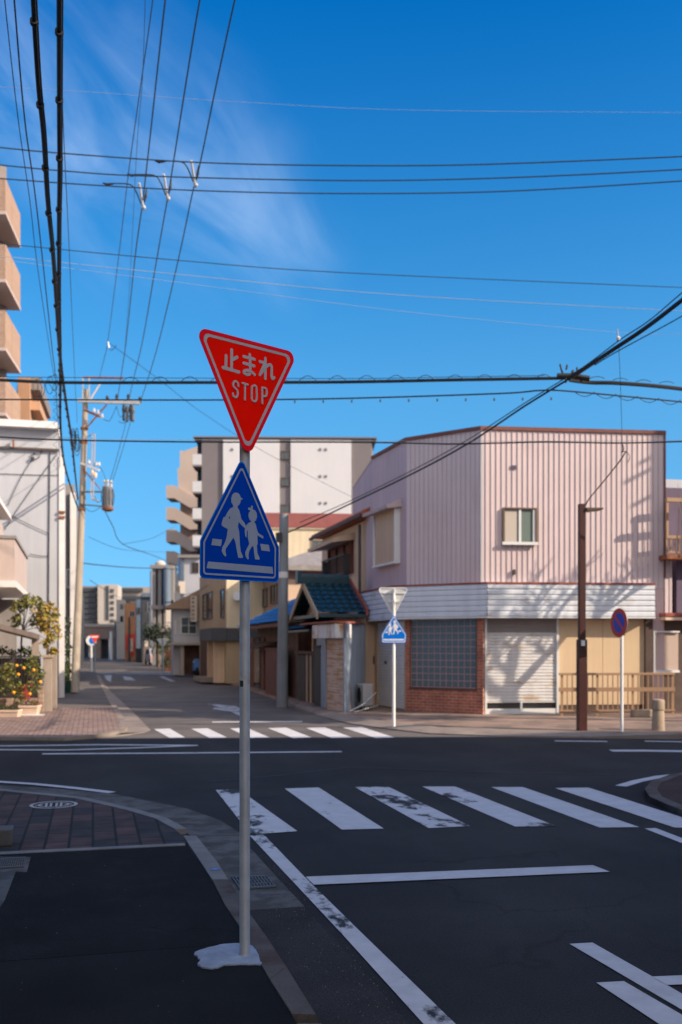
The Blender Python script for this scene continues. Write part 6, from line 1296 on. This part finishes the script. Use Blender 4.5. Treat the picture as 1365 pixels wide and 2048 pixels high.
# crossing lines
H3 = []
for i, (l, z) in enumerate((([(-80, 287), (0, 295), (130, 307), (400, 325), (682, 331), (960, 329), (1365, 313), (1500, 304)], 11.2), ([(-80, 322), (0, 330), (130, 342), (290, 352), (682, 361), (1000, 356), (1365, 339), (1500, 329)], 11.2), ([(-80, 350), (0, 357), (200, 371), (420, 382), (682, 387), (1000, 383), (1365, 362), (1500, 351)], 11.2))):
    W([(a, c, z) for a, c in l], .0125, 'wire_blue', 'power_line', ['top of the three parallel high lines crossing the sky', 'middle of the three parallel high lines crossing the sky', 'lowest of the three parallel high lines crossing the sky'][i], GC)
W([(-50, 172, 13), (120, 180, 13), (500, 205, 13), (820, 220, 13), (1365, 225, 13), (1450, 225, 13)], .0028, 'wire_pale', 'thin_wire', 'faint pale hair-thin wire highest across the sky', GC)
W([(-50, 483, 10.5), (30, 490, 10.5), (350, 520, 10.5), (682, 545, 10.5), (1365, 575, 10.5), (1500, 580, 10.5)], .009, 'wire_blue', 'thin_wire', 'single thin dark wire above the two pale ones', GC)
W([(-50, 507, 10), (30, 515, 10), (400, 553, 10), (800, 590, 10), (1365, 622, 10), (1500, 628, 10)], .0055, 'wire_pale', 'thin_wire', 'upper pale thin wire sloping down to the right', GC)
W([(-50, 515, 10), (30, 523, 10), (400, 570, 10), (800, 622, 10), (1240, 665, 10), (1365, 668, 10), (1500, 668, 10)], .0032, 'wire_pale', 'thin_wire', 'lower fainter pale thin wire sloping down to the right', GC)
o, P3 = W([(-80, 757, 6.9), (0, 760, 6.9), (130, 765, 6.9), (380, 765, 6.9), (682, 764, 6.9), (900, 760, 6.9), (1080, 757, 6.9), (1145, 756, 6.9)], .030, 'black_cable', 'cable_bundle', 'thick black cable crossing behind the stop sign', GC)
def loops(l, z, n, w, h, label, par, up=1):
    for i in range(n):
        t_ = i/n; a = l[0]+(l[2]-l[0])*t_; c = l[1]+(l[3]-l[1])*t_; pts = []
        for j in range(7): u = j/6; px = a+w*u; py = c-up*h*math.sin(math.pi*u); pts.append(P(px, py, (z-HCAM)*FPX/(HYP-c)))
        b = MB(); b.tube(pts, .007, 5); b.build('lashing_loop', m['wire_blue'], par)
loops((245, 763, 1130, 757), 6.9, 15, 34, 9, '', o)
W([(-80, 752, 6.95), (130, 755, 6.95), (682, 757, 6.95), (900, 754, 6.95), (1090, 751, 6.95)], .006, 'wire_blue', 'thin_wire', 'thin messenger wire just above the thick crossing cable', GC)
o, P3 = W([(1140, 760, 6.9), (1180, 765, 6.9), (1230, 766, 6.9), (1300, 771, 6.9), (1365, 778, 6.9), (1500, 795, 6.9)], .038, 'black_cable', 'cable_bundle', 'thick black cable leaving the knot toward the right edge', GC)
loops((1180, 757, 1365, 770), 6.92, 4, 30, 4, '', o)
o, P3 = W([(-80, 799, 6.5), (0, 799, 6.5), (400, 800, 6.5), (682, 797, 6.5), (1000, 787, 6.5), (1080, 781, 6.5), (1145, 783, 6.5), (1365, 804, 6.5), (1500, 818, 6.5)], .014, 'black_cable', 'cable_bundle', 'thinner dark cable below the thick one, dotted with small hangers', GC)
loops((1150, 784, 1365, 804), 6.5, 5, 40, -9, '', o)
for px in range(590, 1120, 57): D = (6.5-HCAM)*FPX/(HYP-795); b = MB(); q = P(px, 801-(px-590)*.012, D); b.box(q.x-.012, q.x+.012, q.y-.012, q.y+.012, q.z-.05, q.z); b.build('hanger', m['wire_blue'], o)
W([(-80, 870, 5.8), (0, 874, 5.8), (130, 880, 5.8), (400, 884, 5.8), (600, 884, 5.8), (760, 885, 5.8), (900, 888, 5.8), (1000, 886, 5.8), (1100, 884, 5.8), (1240, 886, 5.8), (1365, 883, 5.8), (1500, 880, 5.8)], .015, 'black_cable', 'cable_bundle', 'lowest dark crossing cable, passing before the white panels and pink wall', GC)
W([(-80, 868, 5.86), (130, 876, 5.86), (600, 881, 5.86), (1100, 882, 5.86), (1365, 880, 5.86)], .004, 'wire_pale', 'thin_wire', 'faint thin wire just above the lowest crossing cable', GC)
# diagonal bundle from the grey pole past the knot
dg = [(1480, 510, 7.9), (1365, 600, 7.4), (1290, 657, 7.15), (1215, 707, 6.95), (1145, 754, 6.85), (1050, 812, 6.55), (940, 885, 6.2), (830, 945, 5.9), (700, 1008, 5.55), (620, 1046, 5.35), (560, 1072, 5.2)]
W(dg[:5], .038, 'black_cable', 'cable_bundle', 'thick diagonal black cable rising from the knot to the right edge', GC)
W(dg[4:], .020, 'black_cable', 'cable_bundle', 'diagonal cable falling from the knot to the grey pole', GC)
W([(1480, 490, 8.0), (1365, 585, 7.5), (1300, 640, 7.25), (1240, 680, 7.05), (1180, 725, 6.9), (1145, 748, 6.85), (1050, 806, 6.6), (940, 877, 6.25), (830, 938, 5.95), (700, 1002, 5.6), (600, 1045, 5.3)], .010, 'black_cable', 'thin_wire', 'thin wire riding on top of the diagonal cable', GC)
W([(1480, 562, 7.7), (1365, 632, 7.4), (1240, 700, 7.0), (1190, 730, 6.9)], .010, 'wire_blue', 'thin_wire', 'thin blue wire just below the thick diagonal cable', GC)
kn = P(1147, 752, (6.9-HCAM)*FPX/(HYP-752)); b = MB(); random.seed(8)
for i in range(14): q = kn+Rv*random.uniform(-.25, .22)+Vector((0, 0, random.uniform(-.14, .12)))+Fv*random.uniform(-.05, .05); b.cyl(q, q+Vector((random.uniform(-.05, .05), 0, random.uniform(.05, .12))), .018, n=7)
b.tube([kn+Rv*-.3, kn, kn+Rv*.3+Vector((0, 0, -.05))], .055, 8); b.build('cable_knot', m['black_cable'], label='black clamped knot where the thick cables cross', cat='cable joint')
# pale guard piece and vertical service wire to the lamp
q = P(1237, 681, (7.05-HCAM)*FPX/(HYP-681)); T = thing('cable_tag', 'small white insulated hook standing on the diagonal cable', 'insulator', tuple(q)); b = MB(); b.lathe(q, [(.03, 0), (.04, .04), (.02, .07)], 10); b.build('knob', m['porcelain'], T)
b = MB(); b.tube([q+Vector((0, 0, .07)), q+Vector((-.02, 0, .2))], .010, 6); b.build('stem', m['galvanised'], T)
Dk = (7.05-HCAM)*FPX/(HYP-685)
b = MB(); b.tube(spline([P(1238, 690, Dk), P(1241, 760, 18.5), P(1244, 850, 18.9), P(1245, 890, 19.1), P(1248, 903, 19.3)], 6), .005, 5); b.build('drop_wire', m['wire_blue'], label='thin vertical drop wire in front of the pink wall', cat='wire')
b = MB(); b.tube(spline([P(1252, 903, 19.3), P(1240, 922, 19.6), P(1205, 966, 20), P(1180, 996, 20.3), P(1172, 1010, 20.4)], 6), .013, 6); b.build('lamp_cable', m['black_cable'], label='black cable rising at a slant from the lamp head', cat='cable')
b = MB(); b.tube(spline([P(1245, 887, 19.1), P(1248, 898, 19.2), P(1243, 905, 19.3)], 5), .009, 5); b.tube(spline([P(1243, 905, 19.3), P(1252, 903, 19.3), P(1260, 913, 19.3), P(1256, 925, 19.3)], 5), .007, 5); b.build('cable_tail', m['black_cable'], label='short curled cable tail below the lowest crossing cable', cat='cable')
# jumpers with pale insulator rods at the high crossing
for px, py, nm in ((388, 365, 'right'), (333, 392, 'middle'), (284, 410, 'left')):
    D = (11.2-HCAM)*FPX/(HYP-py); o_ = Vector((px, py))
    T = thing('jumper', {'right': 'looped jumper with a pale rod on the highest crossing line', 'middle': 'looped jumper with a pale rod between the other two', 'left': 'looped jumper with a pale rod on the lowest crossing line'}[nm], 'insulator', tuple(P(px+3, py+5, D)), 'jumpers at the wire crossing')
    b = MB(); b.tube([P(px-5, py-44, D-.3), P(px+2, py, D)], .024, 8); b.build('insulator_rod', m['porcelain'], T)
    b = MB(); b.lathe(P(px+4, py+5, D), [(.02, -.05), (.045, -.02), (.045, .02), (.02, .05)], 10); b.build('clamp', m['galvanised'], T)
    b = MB(); b.tube(spline([P(px-75, py-42, D-.2), P(px-55, py-43, D-.2), P(px-24, py-41, D-.2), P(px-12, py-28, D-.2), P(px-2, py-4, D), P(px+4, py+4, D)], 6), .013, 6); b.build('loop_wire', m['wire_blue'], T)
    b = MB(); b.tube([P(px-78, py-44, D-.25), P(px-70, py-41, D-.25), P(px-56, py-42, D-.25)], [.012, .03, .012], 8); b.build('splice', m['black_cable'], T)
    b = MB(); b.tube([P(px+5, py-5, D), P(px+8, py-18, D), P(px+10, py-34, D)], [.015, .03, .012], 8); b.build('splice', m['black_cable'], T)
# thin guy and service wires of the far street
def W2(pts, r, mat, name, label): 
    b = MB(); b.tube(spline([P(*p) for p in pts], 6), r, 5); return b.build(name, m[mat], label=label, cat='wire', group='service wires of the far street')
W2([(217, 686, 36), (231, 695, 38), (320, 760, 42), (400, 822, 46), (517, 897, 52), (640, 962, 54), (742, 1012, 56)], .012, 'wire_blue', 'service_wire', 'long thin wire slanting from the left pole top to the white panels')
W2([(208, 1018, 38), (226, 1052, 39), (246, 1088, 40), (310, 1112, 50), (362, 1134, 70)], .016, 'wire_blue', 'service_wire', 'wire sagging from the transformer toward the white building')
W2([(246, 1088, 40), (300, 1078, 45), (330, 1064, 50), (352, 1052, 60)], .010, 'wire_blue', 'service_wire', 'thin wire rising rightward from the sagging transformer wire')
W2([(165, 1126, 45), (200, 1130, 50), (260, 1135, 60), (320, 1137, 75), (385, 1140, 76)], .028, 'wire_blue', 'service_wire', 'level dark cable low across the far street')
W2([(178, 1074, 38.2), (240, 1098, 45), (300, 1103, 60), (345, 1104, 75)], .010, 'wire_blue', 'service_wire', 'faint wire from the pole shaft to the stair tower foot')
W2([(180, 1160, 60), (220, 1185, 80), (262, 1206, 110)], .02, 'wire_blue', 'service_wire', 'short wire falling to the orange-brown building')
W2([(358, 1190, 60), (385, 1186, 59), (420, 1168, 52), (480, 1135, 45), (540, 1095, 38), (562, 1072, 31)], .012, 'wire_blue', 'service_wire', 'wire from the gabled house pole to the grey pole')
q = U(218, 690)+fo_; T = thing('strain_insulator', 'small pale strain insulator high above the left pole', 'insulator', tuple(q)); b = MB(); b.cyl(U(216, 684, 36), U(219, 696, 36), .03, n=8); b.build('rod', m['porcelain'], T); b = MB(); b.tube(spline([U(217, 690, 36), U(222, 700, 36), U(228, 697, 36), U(233, 690, 36)], 5), .012, 5); b.build('loop_wire', m['wire_blue'], T)
b = MB(); random.seed(17)
T = None
for k, (px, py) in enumerate(((75, 778), (82, 775), (100, 770), (108, 765))): 
    pts = [P(px+random.uniform(6, 10)*math.cos(t_), py+random.uniform(14, 20)*math.sin(t_), 18.9) for t_ in [2*math.pi*i/12 for i in range(13)]]; b.tube(spline(pts, 2), .006, 5)
b.build('wire_coil', m['wire_blue'], label='loose hanging loops of thin wire left of the thick cables', cat='wire')
b = MB()
for i in range(60): pass
pts = [P(111+4*math.cos(i*1.2), 760+i*2.6, 19+i*.16) for i in range(70)]; b.tube(pts, .005, 4); b.build('spiral_wire', m['wire_blue'], label='spiralling thin wire descending beside the thick cables', cat='wire')

# ------------------------------------------------------------------ what stands just outside the frame and shades the junction
def side(x, y): return (x, y)
T = block('office_block', 'mid-rise office block, whitened for bounce light, on the near right corner, outside the frame', [(11.0, 8.0), (38.0, 2.6), (38, -40), (11.0, -40)], .0, 14.0, m['apartment_white'])  # inferred from its shadow; walls whitened to bounce light
T = block('corner_house', 'pale house on the near left behind the footway, outside the frame', [(-9, 7.6), (-1.9, 7.2), (-1.9, -16), (-9, -16)], .0, 8.0, m['far_beige'])  # walls lightened for bounce light too
T = block('corner_house', 'pale house across the street behind the camera, outside the frame', [(-30, -18), (30, -18), (30, -30), (-30, -30)], .0, 3.5, m['far_beige'])  # lightened and kept low so more light reaches the stop sign
T = block('corner_house', 'tan house row along the left of the cross street, outside the frame', [(-40, 16), (-11, 9.5), (-11, -16), (-40, -16)], .0, 9.0, m['far_tan'])
def limb(b, p, d, L, r, dep, rng):
    pts = [p]; q = Vector(p); dd = Vector(d)
    for i in range(4): dd = (dd+Vector((rng.uniform(-.16, .16), rng.uniform(-.16, .16), rng.uniform(-.02, .12)))).normalized(); q = q+dd*L/4; pts.append(q.copy())
    b.tube(pts, [r*(1-.09*i) for i in range(5)], 6 if r > .02 else 4)
    if dep == 0: return
    for k in range(3 if dep > 1 else 2):
        i = rng.choice((2, 3, 4)) if k else 4; a = rng.uniform(0, 6.28); nd = (dd+Vector((math.cos(a), math.sin(a), rng.uniform(-.1, .5)))*rng.uniform(.5, .95)).normalized(); limb(b, pts[i], nd, L*rng.uniform(.6, .85), max(.012, r*rng.uniform(.55, .72)), dep-1, rng)
sh_ = P(1030, 1430, 25.2); hz = Vector((SUNV.x, SUNV.y)).normalized(); tt = 6.2
tp = Vector((sh_.x+hz.x*tt, sh_.y+hz.y*tt, .1)); rng = random.Random(14)
T = thing('street_tree', 'bare street tree right of the frame, its shadow on the shop shutter', 'tree', tuple(tp)); b = MB(); b.tube([tp, tp+Vector((.05, 0, 2.0)), tp+Vector((0, 0, 4.2))], [.16, .13, .12], 10); b.build('trunk', m['bark'], T)
b = MB(); fk_ = tp+Vector((0, 0, 4.15)); perp = Vector((-hz.y, hz.x, 0))
for sgn, up in ((1, 1.1), (-1, 1.2), (.25, 1.5), (-.5, 1.0), (.9, .7)): limb(b, fk_, (perp*sgn*1.05+Vector((0, 0, up))).normalized(), 1.0, .082, 4, rng)
b.build('crown', m['bark'], T)
up_ = P(1345, 1430, 25.6); t2 = 8.5; pp_ = Vector((up_.x+hz.x*t2, up_.y+hz.y*t2, 0))
T = thing('utility_pole', 'utility pole right of the frame carrying the crossing cables', 'utility pole', tuple(pp_)); b = MB(); b.cyl(pp_, pp_+Vector((0, 0, 12.5)), .16, .11, 14); b.build('shaft', m['concrete_pole'], T)
for z, L in ((11.6, 1.5), (10.9, 1.2), (11.9, .9)): b = MB(); a = pp_+Vector((0, 0, z)); b.tube([a-perp*L*.3, a+perp*L], .05, 6); b.build('crossarm', m['rust'], T)
for i in range(6): b = MB(); c = pp_+perp*random.uniform(.2, 1.5)+Vector((0, 0, random.uniform(10.6, 12))); b.lathe(c, [(.10, 0), (.2, .1), (.2, .35), (.08, .45)], 10); b.build('fitting', m['iron_grey'], T)
b = MB()
for i in range(12): c = pp_+perp*random.uniform(.1, 1.4)+Vector((0, 0, random.uniform(10.4, 12.2))); b.tube(spline([c, c+perp*random.uniform(-.4, .5)+Vector((0, 0, random.uniform(-.6, .1))), c+perp*random.uniform(-.5, .8)+Vector((0, 0, random.uniform(-.3, .5)))], 4), .03, 5)
b.build('cable_coil', m['black_cable'], T)

# evergreen added out of view right of the frame, to shade the far street
T = thing('street_tree', 'dense evergreen added right of the frame to shade the far street', 'tree', (20.3, 15.9, .1)); b = MB(); b.tube([(20.3, 15.9, .1), (20.2, 15.7, 4), (20.0, 14.5, 8.5)], [.22, .18, .12], 10); b.build('trunk', m['bark'], T)
b = MB(); random.seed(99)
for i in range(60):
    while True:
        p = Vector((random.uniform(-1, 1), random.uniform(-1, 1), random.uniform(-1, 1)))
        if p.length < 1: break
    leaves(b, (19.9+p.x*1.3, 14.2+p.y*1.3, 11.2+p.z*3.3), .55, 60, .30, nmat=2)
b.build('crown', [m['leaf_dark'], m['leaf_green']], T)
